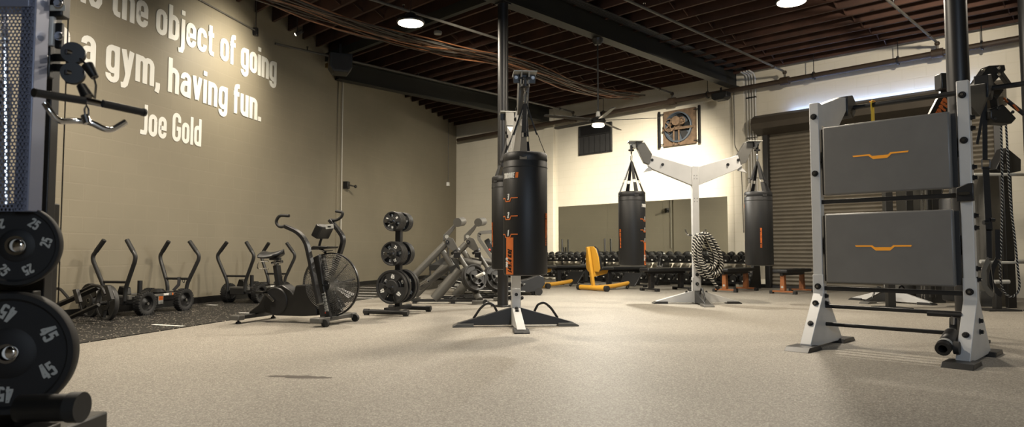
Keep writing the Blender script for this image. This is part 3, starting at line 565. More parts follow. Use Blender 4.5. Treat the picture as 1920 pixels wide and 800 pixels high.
# ================================================================ punching bag stands and bags
def bolt(p, ax, r=.014, h=.016, parent=None, m='black_metal', name='bolt'):
    p = V(p); a = V(ax).normalized(); b = MB(); b.cyl(p, p + a * h * .4, r * 1.3, 12); b.cyl(p + a * h * .4, p + a * h, r, 6); o = b.build(name, m, parent)
    if parent and parent.type == 'EMPTY' and m == 'black_metal' and r > .015: MB().cyl(p + a * h * .95, p + a * (h + .004), r * .5, 10).build('bolt_end', 'steel', o)
    return o
def bag_stand(loc, rz, lab):
    o = thing('punching_bag_stand', lab, 'punching bag stand', loc, rz, 'two-armed punching bag stands')
    MB().box((0, 0, 1.05), (.10, .10, 2.09)).build('post', 'silver', o, .006)
    MB().box((.058, 0, .30), (.012, .085, .20)).build('gusset_plate', 'silver', o, .003); MB().box((-.058, 0, .30), (.012, .085, .20)).build('gusset_plate', 'silver', o, .003)
    for sx in (-1, 1): bolt((sx * .064, 0, .34), (sx, 0, 0), parent=o)
    for sx in (-1, 1):
        for z in (.44, .30): bolt((0, sx * .05, z), (0, sx, 0), .02, .03, o)
    for i in range(4):
        a = PI / 2 * i; u = V((math.cos(a), math.sin(a), 0)); n = V((-u.y, u.x, 0)); long = .60 if i % 2 == 0 else .52
        poly = [(.05, .02), (.62, .02), (.62, .04), (.05, .20)]
        MB().prism(poly, (0, 0, 0), u, (0, 0, 1), .085).build('foot', 'silver' if i % 2 == 0 else 'dark_metal', o, .004)
        MB().prism([(-.15, 0), (.07, 0), (.07, .012), (.02, .036), (-.15, .036)], u * .60, u, (0, 0, 1), .15).build('foot_pad', 'dark_metal' if i % 2 == 0 else 'grey_metal', o, .003)
        if i % 2: MB().tube([u * .20 + V((0, 0, .155)), u * .24 + V((0, 0, .235)), u * .31 + V((0, 0, .25)), u * .38 + V((0, 0, .19)), u * .45 + V((0, 0, .085))], .013, 8, fil=.03).build('band_loop', 'black_metal', o)
        else:
            for k in (.09, .15): bolt(u * k + V((0, 0, .20 - (k - .05) * .28)), (u.x * .27, u.y * .27, 1), .016, .02, o)
    for sx in (-1, 1):
        P = [(sx * x, z) for x, z in [(.05, 2.085), (.62, 2.255), (.68, 2.27), (.72, 2.10), (.655, 2.05), (.05, 1.80)]]
        ar = MB().prism(P, (0, 0, 0), (1, 0, 0), (0, 0, 1), .085).build('arm', 'silver', o, .005)
        for x, z in ((.66, 2.19), (.50, 2.12)):
            for sy in (-1, 1): bolt((sx * x, sy * .043, z), (0, sy, 0), .017, .02, ar)
        P = [(sx * x, z) for x, z in [(.66, 2.28), (.70, 2.12), (.78, 2.15), (.89, 2.38), (.89, 2.465), (.77, 2.46)]]
        MB().prism(P, (0, 0, 0), (1, 0, 0), (0, 0, 1), .10).build('arm_neck', 'grey_metal', o, .004)
        MB().prism([(sx * .68, 2.12), (sx * .80, 2.0), (sx * .66, 2.03)], (0, 0, 0), (1, 0, 0), (0, 0, 1), .03).build('gusset', 'silver', o)
        hb = MB().box((sx * .91, 0, 2.475), (.22, .22, .012)).build('head_plate', 'greywhite', o, .003)
        for sy in (-1, 1): MB().prism([(sx * .90, 2.47), (sx * 1.01, 2.47), (sx * .94, 2.375), (sx * .90, 2.375)], (0, sy * .035, 0), (1, 0, 0), (0, 0, 1), .012).build('head_rib', 'greywhite', hb)
        MB().box((sx * .90, 0, 2.43), (.012, .21, .085)).build('head_face', 'black_metal', hb, .003)
        for sy in (-1, 1): bolt((sx * .907, sy * .08, 2.44), (sx, 0, 0), .013, .014, hb, 'steel')
        m = MB(); m.cyl((sx * .97, -.05, 2.42), (sx * .97, .05, 2.42), .012, 10); m.cyl((sx * .97, 0, 2.42), (sx * .97, 0, 2.36), .022, 12); m.lathe([(.0, 0), (.045, 0), (.045, .022), (0, .022)], (sx * .97, 0, 2.335), (0, 0, 1), 20); m.build('swivel', 'black_metal', o)
        MB().tube([(sx * .05, 0, 1.04), (sx * .11, 0, 1.035), (sx * .14, 0, 1.07), (sx * .155, 0, 1.13)], .012, 8, fil=.03).build('hanging_peg', 'steel', o)
        for z in (1.95, 1.9, 1.6, 1.55): MB().cyl((sx * .02, -.0505, z), (sx * .02, -.052, z), .006, 10).build('bolt_hole', 'plastic', o)
    return o
def cylmap(r, th, z0, vert=False):
    # th: column angle from the -Y side towards +X; writing runs round the bag, or up it when vert
    def fn(u, v, d):
        uu, vv = (-v, u) if vert else (u, v)
        a = th + uu / r; return V(((r + d) * math.sin(a), -(r + d) * math.cos(a), z0 + vv))
    return fn
BR = .205
def punching_bag():
    o = thing('punching_bag', 'bag', 'punching bag', (0, 0, 0), 0, 'black punching bags')
    MB().lathe([(0, 0), (BR - .03, 0), (BR - .008, .008), (BR, .03), (BR, .56), (BR + .001, 1.04), (BR - .002, 1.045), (BR - .002, 1.052), (BR, 1.057), (BR, 1.11), (BR - .012, 1.127), (BR - .03, 1.115), (0, 1.11)], (0, 0, 0), (0, 0, 1), 64).build('body', 'vinyl', o, ang=50)
    MB().lathe([(BR, .985), (BR + .003, .987), (BR + .003, .993), (BR, .995)], (0, 0, 0), (0, 0, 1), 64, closed=True).build('seam', 'webbing', o)
    ap = V((0, 0, 1.60))
    for i in range(4):
        a = rad(45 + 90 * i); e = V((math.cos(a), math.sin(a), 0)); n = V((-e.y, e.x, 0)); s = .025; top = e * (BR - .012) + V((0, 0, 1.12))
        b1 = top + (ap - top) * .30
        MB().add([top + n * s * 1.3 - V((0, 0, .07)) + e * .017, top - n * s * 1.3 - V((0, 0, .07)) + e * .017, top + n * s * 1.3, top - n * s * 1.3, b1 + n * s, b1 - n * s, b1 + n * s - e * .006, b1 - n * s - e * .006, top + n * s * 1.3 - e * .006, top - n * s * 1.3 - e * .006],
            [(0, 1, 3, 2), (2, 3, 5, 4), (4, 5, 7, 6), (6, 7, 9, 8), (0, 2, 8), (1, 3, 9), (2, 4, 6, 8), (3, 5, 7, 9)]).build('strap_anchor', 'webbing_tan' if i == 3 else 'webbing', o)
        m = MB(); m.tube([b1 + n * .024, b1 - n * .024, b1 - n * .024 + (ap - top).normalized() * .055, b1 + n * .024 + (ap - top).normalized() * .055], .0035, 6, closed=True); m.build('buckle', 'steel', o)
        c = b1 + (ap - top).normalized() * .05
        MB().add([c + n * s, c - n * s, ap + n * .014 + e * .016, ap - n * .014 + e * .016, c + n * s - e * .016, c - n * s - e * .016, ap + n * .014 + e * .002, ap - n * .014 + e * .002], [(0, 1, 3, 2), (4, 6, 7, 5), (0, 2, 6, 4), (1, 5, 7, 3), (0, 4, 5, 1), (2, 3, 7, 6)]).build('strap', 'webbing', o)
    MB().tube([(0, 0, 1.595), (.022, 0, 1.62), (.024, 0, 1.69), (0, 0, 1.725), (-.024, 0, 1.69), (-.022, 0, 1.62)], .006, 8, fil=.012, closed=True).build('carabiner', 'chrome', o)
    MB().cyl((0, 0, 1.72), (0, 0, 1.76), .014, 10).build('eye_bolt', 'chrome', o)
    m = MB(); text(m, 'TORQUE', cylmap(BR, 0, .885), .050, 1.05, .2, .06, .15, .0015, True); m.build('name_print', 'white', o)
    m = MB(); f = cylmap(BR, 0, .885); vs = [f(u, v, .0015) for u, v in ((.085, 0), (.112, 0), (.118, .05), (.091, .05))]; m.add(vs, [(0, 1, 2, 3)]); m.build('name_mark', 'orange', o)
    for k, z in (('3', .70), ('2', .535), ('1', .37)):
        f = cylmap(BR, 0, z); m = MB(); P = [(-.105, .0), (-.05, .0), (-.035, -.03), (.03, -.03), (.045, .0), (.11, 0), (.11, .009), (.04, .009), (.023, -.02), (-.028, -.02), (-.043, .009), (-.105, .009)]
        n = len(P); m.add([f(u, v, .0035) for u, v in P], [(0, 1, 10, 11), (1, 2, 9, 10), (2, 3, 8, 9), (3, 4, 7, 8), (4, 5, 6, 7)]); m.build('height_mark', 'orange', o)
        m = MB(); text(m, k, cylmap(BR, 0, z - .012), .055, 1, .24, .06, .15, .0018, True); m.build('height_number', 'white', o)
    f = cylmap(BR, .1, .0); m = MB(); N = 6; vs = []
    for i in range(N + 1): u = -.045 + .09 * i / N; vs += [f(u, .012, .0015), f(u, .345, .0015)]
    m.add(vs, [(2 * i, 2 * i + 2, 2 * i + 3, 2 * i + 1) for i in range(N)]); m.build('weight_label', 'orange', o)
    m = MB(); text(m, '100 lb', cylmap(BR, .02, .07, True), .034, 1.15, .2, .08, .2, .003); m.build('weight_print', 'white', o)
    m = MB(); text(m, '(45.4 KG)', cylmap(BR, .22, .03, True), .042, 1.3, .2, .09, .2, .003); m.build('weight_print', 'plastic', o)
    m = MB(); text(m, 'WWW.TORQUEFITNESS.COM', cylmap(BR, rad(120), .27, True), .026, 1.05, .22, .09, .1, .0015); m.build('web_print', 'orange', o)
    m = MB(); text(m, 'DO NOT HANG FROM BAG', cylmap(BR, rad(-120), .27, True), .030, 1.0, .22, .09, .1, .0015); m.build('warning_print', 'orange', o)
    return o
SA = V((.04, 7.15, 0)); ra = math.atan2(8.1 - 6.2, -.045 - .119)       # arms point away from the camera
sA = bag_stand(SA, ra - PI, 'silver bag stand in the centre carrying the nearest bag, one arm towards the camera')
SB = fl(1304, 568); SB = V((SB.x, 10.2, 0)); SB.x = (1304 - 960) / F * 10.2
sB = bag_stand(SB, 0, 'Y-shaped silver bag stand with a rope on its post, arms spread left and right')
b0 = punching_bag(); e = V((math.cos(ra), math.sin(ra), 0)) * .97; BZ = .575
def face(p): return math.atan2(-p.x, p.y) * 1.0                          # turn so that angle 0 looks at the camera
pA = SA - e; b0.location = (pA.x, pA.y, BZ); b0.rotation_euler.z = face(pA) + rad(-50)
b0['label'] = 'largest black punching bag hanging in front of the central stand, nearest the camera'
pA2 = SA + e; dup(b0, (pA2.x, pA2.y, BZ), face(pA2) + rad(-185), 'black punching bag mostly hidden behind the nearest bag of the central stand')
for c in [x for x in COL.objects if x.parent and x.name.startswith('web_print')]: pass
for sx, th, lab in ((-1, 66, 'black punching bag hanging from the left arm of the Y-shaped stand'), (1, -108, 'black punching bag hanging from the right arm of the Y-shaped stand')):
    p = SB + V((sx * .97, 0, 0)); dup(b0, (p.x, p.y, BZ), face(p) + rad(th), lab)
# battle rope coiled on the stand's peg
rp = thing('battle_rope', 'thick black and white battle rope coiled over the post of the Y-shaped stand', 'rope', SB + V((.02, -.09, .50)))
rm = bpy.data.materials.new('rope'); rm.use_nodes = True; nt = rm.node_tree; L_ = nt.links.new; bb = nt.nodes['Principled BSDF']; bb.inputs['Roughness'].default_value = .8
at_ = nt.nodes.new('ShaderNodeAttribute'); at_.attribute_name = 'twist'; rmp = nt.nodes.new('ShaderNodeMath'); rmp.operation = 'FRACT'; L_(at_.outputs['Fac'], rmp.inputs[0])
gt = nt.nodes.new('ShaderNodeMath'); gt.operation = 'GREATER_THAN'; gt.inputs[1].default_value = .72; L_(rmp.outputs[0], gt.inputs[0])
mxn = nt.nodes.new('ShaderNodeMix'); mxn.data_type = 'RGBA'; mxn.inputs[6].default_value = (.008, .008, .008, 1); mxn.inputs[7].default_value = (.6, .57, .5, 1); L_(gt.outputs[0], mxn.inputs[0]); L_(mxn.outputs[2], bb.inputs['Base Color']); M['rope'] = rm
def rope(pts, r, name, parent, pitch=.05):
    pts = [V(p) for p in pts]; out = [pts[0]]
    for a, b in zip(pts, pts[1:]):
        k = max(1, int((b - a).length / .010)); out += [a + (b - a) * (j / k) for j in range(1, k + 1)]
    mb = MB(); n = 12; mb.tube(out, r, n); s = 0; S = [0]
    for a, b in zip(out, out[1:]): s += (b - a).length; S.append(s)
    for i in range(len(out)):
        for k in range(n):
            ph = (S[i] / pitch + k * 2 / n) % 1.0; off = .88 + .14 * abs(math.sin(PI * ph)); q = V(mb.v[i * n + k]); mb.v[i * n + k] = tuple(out[i] + (q - out[i]) * off)
    o = mb.build(name, 'rope', parent, ang=80); me = o.data; at2 = me.attributes.new('twist', 'FLOAT', 'CORNER'); vals = []
    for pl_ in me.polygons:
        ks = [(v % n) for v in pl_.vertices]; wrap = max(ks) - min(ks) > n / 2
        for v in pl_.vertices: k = v % n; k = k + n if (wrap and k < n / 2) else k; vals.append(S[min(v // n, len(S) - 1)] / pitch + k * 2 / n)
    at2.data.foreach_set('value', vals); return o
def smooth(pts, n=6):
    P = [V(p) for p in pts]; out = []
    for i in range(len(P) - 1):
        p0, p1, p2, p3 = P[max(i - 1, 0)], P[i], P[i + 1], P[min(i + 2, len(P) - 1)]
        for j in range(n): t = j / n; out.append(.5 * ((2 * p1) + (-p0 + p2) * t + (2 * p0 - 5 * p1 + 4 * p2 - p3) * t * t + (-p0 + 3 * p1 - 3 * p2 + p3) * t ** 3))
    return out + [P[-1]]
rnd = random.Random(8); pts = []
for k in range(6):
    aw = (.13, .175, .105, .19, .15, .12)[k]; bh = (.29, .31, .27, .33, .30, .26)[k]; cx = (.03, .07, .10, .09, .12, .06)[k]; y = -.03 - .030 * k
    for j in range(12):
        t = 2 * PI * j / 12; tw = 1 - .30 * math.cos(t)
        pts.append((cx + aw * math.sin(t) * tw * (1 if j < 6 else .95) - .05 * math.cos(t), y - .030 * j / 12 - .012 * math.sin(3 * t + k), .56 - bh + bh * math.cos(t) + rnd.uniform(-.008, .008)))
rope(smooth(pts, 5), .026, 'coil', rp, .045); rope(smooth([(-.06, -.235, .16), (.03, -.24, .0), (.11, -.24, -.12), (.19, -.23, -.22)]), .024, 'tail', rp, .045); MB().cyl((.19, -.23, -.22), (.22, -.227, -.26), .029, 14).build('end_cap', 'plastic', rp)
# ================================================================ rack with two rebound pads
RK = V((3.005, 5.325, 0)); rk = thing('workout_rack', 'silver and black rack with two dark pads and rungs, standing at the right', 'rack', RK, -PI / 4)
HW = .54
for sx in (-1, 1):
    X = sx * HW; MB().box((X, 0, 1.1), (.078, .078, 1.94)).build('post', 'silver', rk, .005)
    MB().prism([(-.34, .045), (-.04, .44), (-.04, .60), (.04, .60), (.04, .44), (.36, .05), (.36, .02), (-.34, .02)], (X, 0, 0), (0, 1, 0), (0, 0, 1), .088).build('foot', 'silver', rk, .004)
    for y in (-.38, .40): MB().prism([(-.15, 0), (.15, 0), (.11, .035), (-.11, .035)], (X, y, 0), (0, 1 if y > 0 else -1, 0), (0, 0, 1), .19).build('foot_pad', 'dark_metal', rk, .003)
    for z in ((.50, .33, 1.95, 1.46) if sx < 0 else (.50, 1.96, 1.62)): bolt((X, -.04 if z > .45 else -.1 , z if z > .45 else .36), (0, -1, .0), .02, .02, rk)
    bolt((X, -.22, .20), (0, -1, .6), .018, .018, rk)
    for z in ((.42, .36) if sx < 0 else (.21, .29, .59, .67, .97, 1.06, 1.34, 1.42, 1.71, 1.79)): bolt((X + .039, 0, z), (1, 0, 0), .016, .028, rk)
    P = [(.04, 1.88), (.04, 2.06), (.50, 2.20), (.74, 2.24), (.74, 2.17), (.40, 1.88)] if sx < 0 else [(.04, 1.88), (.04, 2.04), (.80, 2.20), (.80, 2.10), (.40, 1.86)]
    MB().prism(P, (X, 0, 0), (0, 1, 0), (0, 0, 1), .07).build('bar_arm', 'silver' if sx < 0 else 'black_metal', rk, .004)
    MB().prism([(.66, 2.05), (.66, 2.24), (.80, 2.27), (.88, 2.22), (.88, 2.12), (.80, 2.05), (.74, 2.10)], (X, 0, 0), (0, 1, 0), (0, 0, 1), .10).build('bar_clamp', 'black_metal', rk, .006)
MB().cyl((-HW - .06, .83, 2.155), (HW + 1.6, .83, 2.155), .022, 16).build('pull_up_bar', 'dark_metal', rk)
for z, y in ((.185, 0), (.335, 0)): MB().cyl((-HW, y, z), (HW, y, z), .016, 14).build('rung', 'black_metal', rk)
for z in (.485, 1.215): MB().box((0, 0, z), (2 * HW, .035, .035)).build('cross_bar', 'black_metal', rk, .003)
for z0, z1 in ((1.265, 1.845), (.535, 1.11)):
    pd = MB().box((0, -.05, (z0 + z1) / 2), (2 * HW - .16, .06, z1 - z0)).build('rebound_pad', 'pad', rk, .014)
    MB().box((0, -.012, (z0 + z1) / 2), (2 * HW - .10, .016, z1 - z0 - .02)).build('backing_board', 'pad_side', pd, .003)
    zz = (z0 + z1) / 2 + .0; P = [(-.205, .012), (-.075, .012), (-.058, -.004), (.058, -.004), (.075, .012), (.205, .012), (.198, 0), (.085, 0), (.052, -.03), (-.052, -.03), (-.085, 0), (-.198, 0)]
    MB().prism([(x, z) for x, z in P], (-.02, -.0805, zz + .01), (1, 0, 0), (0, 0, 1), .002).build('pad_emblem', 'amber', pd)
    for sx in (-1, 1):
        MB().prism([(0, -.09), (.045, -.07), (.045, .07), (0, .09)], (sx * (HW - .085), .01, zz + .02), (sx, 0, 0), (0, 0, 1), .02).build('pad_bracket', 'black_metal', pd, .003)
        bolt((sx * (HW - .055), -.004, zz), (0, -1, 0), .012, .014, pd)
MB().prism([(-.055, .0), (.055, 0), (.055, .13), (.02, .13), (-.055, .10)], (HW, -.06, 1.165), (1, 0, 0), (0, 0, 1), .05).build('bar_hook', 'black_metal', rk, .006); MB().box((HW, -.095, 1.22), (.07, .02, .02)).build('hook_tongue', 'steel', rk)
for s_, z in ((1, 1.68),): pass
# landmine tube at the right foot
lm = thing('landmine_holder', 'black tube bar holder pivoted on the right foot of the padded rack', 'bar holder', RK + DB * (HW - .10) + V((-.1, -.1, .06)), -PI / 4)
MB().lathe([(.028, -.17), (.05, -.17), (.05, .12), (.028, .12)], (0, -.12, .10), (0, 1, .28), 20, closed=True).build('sleeve', 'black_metal', lm)
MB().lathe([(.051, -.12), (.052, -.12), (.052, -.09), (.051, -.09)], (0, -.12, .10), (0, 1, .28), 20, closed=True).build('sticker', 'greywhite', lm)
MB().prism([(-.03, -.05), (.1, -.05), (.1, .13), (.02, .16)], (0, .03, .09), (0, 1, 0), (0, 0, 1), .05).build('pivot_bracket', 'black_metal', lm, .004)
MB().cyl((-.16, .03, .27), (.06, .03, .27), .018, 12).build('handle', 'black_metal', lm)
MB().cyl((.0, .03, .20), (.0, .03, .26), .014, 10).build('pivot_pin', 'steel', lm)
MB().cyl((.05, -.2, .06), (.085, -.2, .06), .045, 16).build('roller', 'rubber', lm)
# yellow band over the pull up bar
yb = thing('resistance_band', 'yellow strap looped over the top bar of the padded rack', 'strap', RK + DB * -.33 + V((.83 / R2, .83 / R2, 2.155)), -PI / 4)
MB().tube([(0, -.026, -.42), (0, -.027, 0), (0, -.018, .022), (0, 0, .030), (0, .018, .022), (0, .027, 0), (0, .026, -.42)], 0, prof=[(-.02, -.002), (.02, -.002), (.02, .002), (-.02, .002)], up=V((1, 0, 0))).build('band', 'strap_yellow', yb)
MB().box((0, 0, .033), (.045, .03, .006)).build('band_fold', 'amber', yb)
# ================================================================ fan bike
BK = V((-2.43, 7.53, 0)); byaw = rad(-17.5)
bk_ = thing('fan_bike', 'black fan bike with upright moving handles standing left of the plate tree', 'exercise bike', BK, byaw)
def bk(cx, cy, y=0.0):
    """a point of the bike seen at (cx, cy) of the enlarged photo, on the plane y of the bike"""
    px, py = 400 + cx / 3.2, 380 + cy / 3.2; d = ray(px, py); n = V((-math.sin(byaw), math.cos(byaw), 0)); o = BK + n * y
    t = (o - V((0, 0, CAMH))).dot(n) / d.dot(n); p = V((0, 0, CAMH)) + d * t - BK
    return V((p.x * math.cos(byaw) + p.y * math.sin(byaw), y, p.z))
def bks(l, y): return [bk(a, b, y) for a, b in l]
def plate(l, y, w_, name, m, parent, bev=.006): p = bks(l, y); return MB().prism([(q.x, q.z) for q in p], (0, y, 0), (1, 0, 0), (0, 0, 1), w_).build(name, m, parent, bev)
for x in (-.52, .50):
    ft = MB().box((x, .0, .07), (.10, .62, .045)).build('foot_bar', 'dark_metal' if x < 0 else 'grey_metal', bk_, .006)
    for sy in (-1, 1):
        MB().box((x, sy * .32, .068), (.13, .10, .055)).build('tread_cap', 'grey_metal', ft, .01)
        if x < 0: m = MB(); m.lathe([(0, 0), (.03, 0), (.026, .02), (.012, .025), (.012, .045), (0, .045)], (x, sy * .30, 0), (0, 0, 1), 14); m.build('levelling_foot', 'rubber', ft)
        else: MB().cyl((x + .085, sy * .30 - .02, .04), (x + .085, sy * .30 + .02, .04), .040, 18).build('wheel', 'rubber', ft)
plate([(345, 505), (395, 500), (440, 488), (490, 520), (505, 545), (520, 492), (600, 486), (625, 540), (645, 610), (650, 672), (560, 676), (400, 672), (340, 655), (300, 660), (238, 678), (243, 648), (300, 605), (325, 560)], 0, .17, 'body_shroud', 'plastic', bk_, .014)
MB().lathe([(0, -.012), (.145, -.012), (.155, 0), (.145, .012), (0, .012)], (-.20, -.088, .24), (0, 1, 0), 32).build('chain_guard', 'black_metal', bk_)
for sy in (-1, 1):
    p = V((-.20, sy * .115, .24)); q = p + V((.12 * sy, sy * .01, -.10 * sy)); c = MB().bar(p, q, .02, .03).build('crank', 'steel', bk_, .004); MB().box(q + V((0, sy * .055, 0)), (.10, .09, .025)).build('pedal', 'plastic', c, .004)
MB().bar(bk(398, 505), bk(380, 375), .055, .075, up=V((0, 1, 0))).build('seat_post', 'black_metal', bk_, .005); MB().bar(bk(380, 385), bk(376, 338), .035, .05, up=V((0, 1, 0))).build('seat_tube', 'steel', bk_, .003); MB().box(bk(372, 336), (.13, .05, .03)).build('seat_clamp', 'dark_metal', bk_, .004)
MB().tube([bk(350, 362, -.01), bk(415, 352, -.01)], .016, 8).build('seat_rail', 'steel', bk_)
MB().tube([bk(330, 350, -.06), bk(268, 352, -.06), bk(262, 395, -.06), bk(330, 396, -.06)], .006, 8, fil=.03).build('seat_lever', 'chrome', bk_)
# saddle
vs = []; ns = 14; prof = []
c0 = bk(362, 318)
for i in range(ns + 1):
    t = i / ns; x = -.135 + .27 * t; w_ = .12 * (1 - t) ** .8 + .028 + .02 * math.sin(PI * t); w_ *= min(1, (t + .02) * 12) ** .5 * min(1, (1.02 - t) * 12) ** .5; top = .03 + .05 * t * t + .03 * (1 - t) ** 3; th = .085 * (1 - .35 * t)
    for j in range(12): a = 2 * PI * j / 12; vs.append(c0 + V((x, w_ * math.cos(a), top - th / 2 + th / 2 * math.sin(a) + (-.02 * math.cos(a) ** 2))))
fs = [(i * 12 + j, i * 12 + (j + 1) % 12, (i + 1) * 12 + (j + 1) % 12, (i + 1) * 12 + j) for i in range(ns) for j in range(12)] + [tuple(range(11, -1, -1)), tuple(ns * 12 + j for j in range(12))]
MB().add(vs, fs).build('saddle', 'vinyl', bk_, ang=70)
# fork towers by the fan
for sy in (-1, 1):
    l = [(602, 330), (640, 308), (668, 500), (712, 700), (648, 692), (625, 500)] if sy < 0 else [(640, 320), (668, 312), (700, 500), (775, 650), (720, 680), (660, 500)]
    plate(l, sy * .135, .05, 'fork_tower', 'black_metal', bk_, .008)
m = MB(); a = bk(650, 540, -.162); b = bk(672, 655, -.162); d_ = (b - a).normalized(); text(m, 'TORQUE', planar(a + V((0, 0, 0)), d_, V((0, -1, 0)).cross(d_)), .045, (b - a).length / (text_width('TORQUE', .2, .08) * .045), .2, .08, 0, .002); m.build('name_print', 'greywhite', bk_)
p = bk(672, 658, -.161); MB().box(p, (.012, .002, .02)).build('name_mark', 'red', bk_)
p = bk(625, 657, -.10); m = MB(); text(m, 'AIR BIKE', planar(p, (1, 0, 0), (0, 0, 1)), .014, 1.5, .2, .1, .2, .001)
# fan and cage
FC = bk(705, 490, 0); FR = .345
fan = MB().cyl(FC + V((0, -.05, 0)), FC + V((0, .05, 0)), .075, 24).build('fan_hub', 'black_metal', bk_)
for i in range(10):
    a = 2 * PI * i / 10 + .2; u = V((math.cos(a), 0, math.sin(a))); t_ = V((-math.sin(a) * .4, 1, math.cos(a) * .4)); MB().prism([(.07, -.02), (.29, -.06), (.29, .06), (.07, .02)], FC, u, t_, .003).build('fan_blade', 'dark_metal', fan)
    MB().cyl(FC + u * .05, FC + u * .31, .006, 6).build('blade_spoke', 'black_metal', fan)
cg = MB(); cg.lathe([(FR - .006, -.012), (FR + .008, -.012), (FR + .008, .012), (FR - .006, .012)], FC, (0, 1, 0), 64, closed=True); cg = cg.build('fan_cage', 'black_metal', bk_)
for sy in (-1, 1):
    m = MB()
    for k in range(15):
        rr = .06 + (FR - .065) * k / 14; h = .115 * (1 - (rr / FR) ** 3) ** .5 * sy if rr < FR else 0
        m.tube([FC + V((rr * math.cos(2 * PI * j / 48), h, rr * math.sin(2 * PI * j / 48))) for j in range(48)], .0020, 4, closed=True)
    m.build('cage_rings', 'grey_metal', cg)
    m = MB()
    for j in range(90):
        a = 2 * PI * j / 90; m.tube([FC + V((rr * math.cos(a), .115 * max(0, 1 - (rr / FR) ** 3) ** .5 * sy, rr * math.sin(a))) for rr in (.06, .15, .22, .28, .32, FR - .004, FR)], .0017, 4)
    m.build('cage_wires', 'grey_metal', cg)
    MB().cyl(FC + V((0, sy * .11, 0)), FC + V((0, sy * .125, 0)), .05, 20).build('cage_cap', 'plastic', cg)
    MB().cyl(FC + V((0, sy * .06, 0)), FC + V((0, sy * .17, 0)), .012, 10).build('axle', 'steel', cg)
# the two moving arms
for y, l, g in ((-.25, [(430, 140), (510, 175), (558, 232), (580, 330), (636, 605)], [(455, 78), (395, 75), (373, 115), (396, 146), (430, 141)]), (.25, [(700, 102), (748, 160), (785, 215), (762, 298), (705, 440)], [(735, 50), (778, 56), (772, 82), (740, 106), (700, 102)])):
    ar = MB().tube(fillet(bks(l, y), .12, 6), 0, prof=[(-.02, -.032), (.02, -.032), (.02, .032), (-.02, .032)], up=V((0, 1, 0))).build('moving_arm', 'black_metal', bk_, .005)
    MB().tube([p + V((0, 0, 0)) for p in fillet(bks(g, y), .04, 6)], .017, 12).build('hand_grip', 'rubber', ar)
    q = bk(*l[-1], y); MB().cyl((q.x, y - .02, q.z), (q.x, y * .4, q.z), .02, 12).build('arm_pivot', 'steel', ar)
# console
a, b = bk(655, 170), bk(650, 260)
MB().tube([bk(675, 300), bk(632, 268), bk(648, 215), bk(660, 190)], .014, 10, fil=.04).build('console_stem', 'black_metal', bk_)
R = Matrix.Rotation(rad(-32), 3, 'Y'); cb = MB().box(bk(655, 172), (.15, .24, .09), Matrix.Rotation(rad(-62), 3, 'Y')).build('console', 'plastic', bk_, .014)
p = bk(700, 142, -.125); MB().box(p + V((-.005, .0, .0)), (.10, .004, .05), Matrix.Rotation(rad(-5), 3, 'Y')).build('console_badge', 'greywhite', cb, .004)
m = MB(); text(m, 'TORQUE', planar(p + V((-.03, -.0025, -.008)), (1, 0, 0), (0, 0, 1)), .013, 1.05, .2, .08, .1, .001); m.build('name_print', 'plastic', cb)
MB().prism([(-.03, -.02), (.20, .0), (.22, .02), (.02, .025)], bk(620, 272), (1, 0, 0), (0, 0, 1), .22).build('phone_tray', 'plastic', bk_, .006); MB().tube([bk(600, 262, -.1), bk(660, 290, -.1), bk(715, 285, -.1)], .007, 8, fil=.03).build('tray_rail', 'chrome', bk_)
plate([(640, 600), (722, 600), (722, 640), (652, 670)], -.06, .02, 'fork_foot_plate', 'dark_metal', bk_)
# ================================================================ weight plates
def weight_plate(r, t, num, m='plate_rubber', hole=.026, tag_n=3):
    o = thing('weight_plate', 'plate', 'weight plate', (0, 0, 0)); ax = V((0, 1, 0))       # front face looks to -Y
    b = MB(); b.lathe([(r * .86, -t * .42), (r * .90, -t * .5), (r * .98, -t * .5), (r, -t * .35), (r, t * .35), (r * .98, t * .5), (r * .90, t * .5), (r * .86, t * .42)], (0, 0, 0), ax, 48, closed=True); b.build('rim', m, o)
    b = MB(); b.lathe([(hole, -t * .45), (r * .38, -t * .45), (r * .42, -t * .3), (r * .42, t * .3), (r * .38, t * .45), (hole, t * .45)], (0, 0, 0), ax, 32, closed=True); b.build('hub', m, o)
    b = MB(); b.lathe([(hole * .96, -t * .5), (hole * 1.3, -t * .5), (hole * 1.3, t * .5), (hole * .96, t * .5)], (0, 0, 0), ax, 24, closed=True); b.build('bore_ring', 'steel', o)
    for k in range(3):
        a = 2 * PI * k / 3 + PI / 2 + .5; w_ = rad(38); n = 8; P = [(r * .36 * math.cos(a - w_ + 2 * w_ * i / n), r * .36 * math.sin(a - w_ + 2 * w_ * i / n)) for i in range(n + 1)] + [(r * .88 * math.cos(a + w_ - 2 * w_ * i / n), r * .88 * math.sin(a + w_ - 2 * w_ * i / n)) for i in range(n + 1)]
        sp_ = MB().prism(P, (0, 0, 0), (1, 0, 0), (0, 0, 1), t * .62).build('spoke', m, o)
        if num:
            u = V((math.cos(a), 0, math.sin(a))); v = V((-math.sin(a), 0, math.cos(a))); b = MB(); s = min(r * .24, .05)
            text(b, num, planar(u * r * .62 - u * s * .5 + V((0, -t * .31 - .0005, 0)), -v, u), s, 1.0, .22, .08, 0, .0012, True); b.build('weight_number', 'white', sp_)
    return o
def spoke_plate_copies(o, loc, rz, lab, spin=0, rx=0, group=None):
    c = dup(o, loc, rz, lab, group); c.rotation_euler = (rx, spin, rz); return c
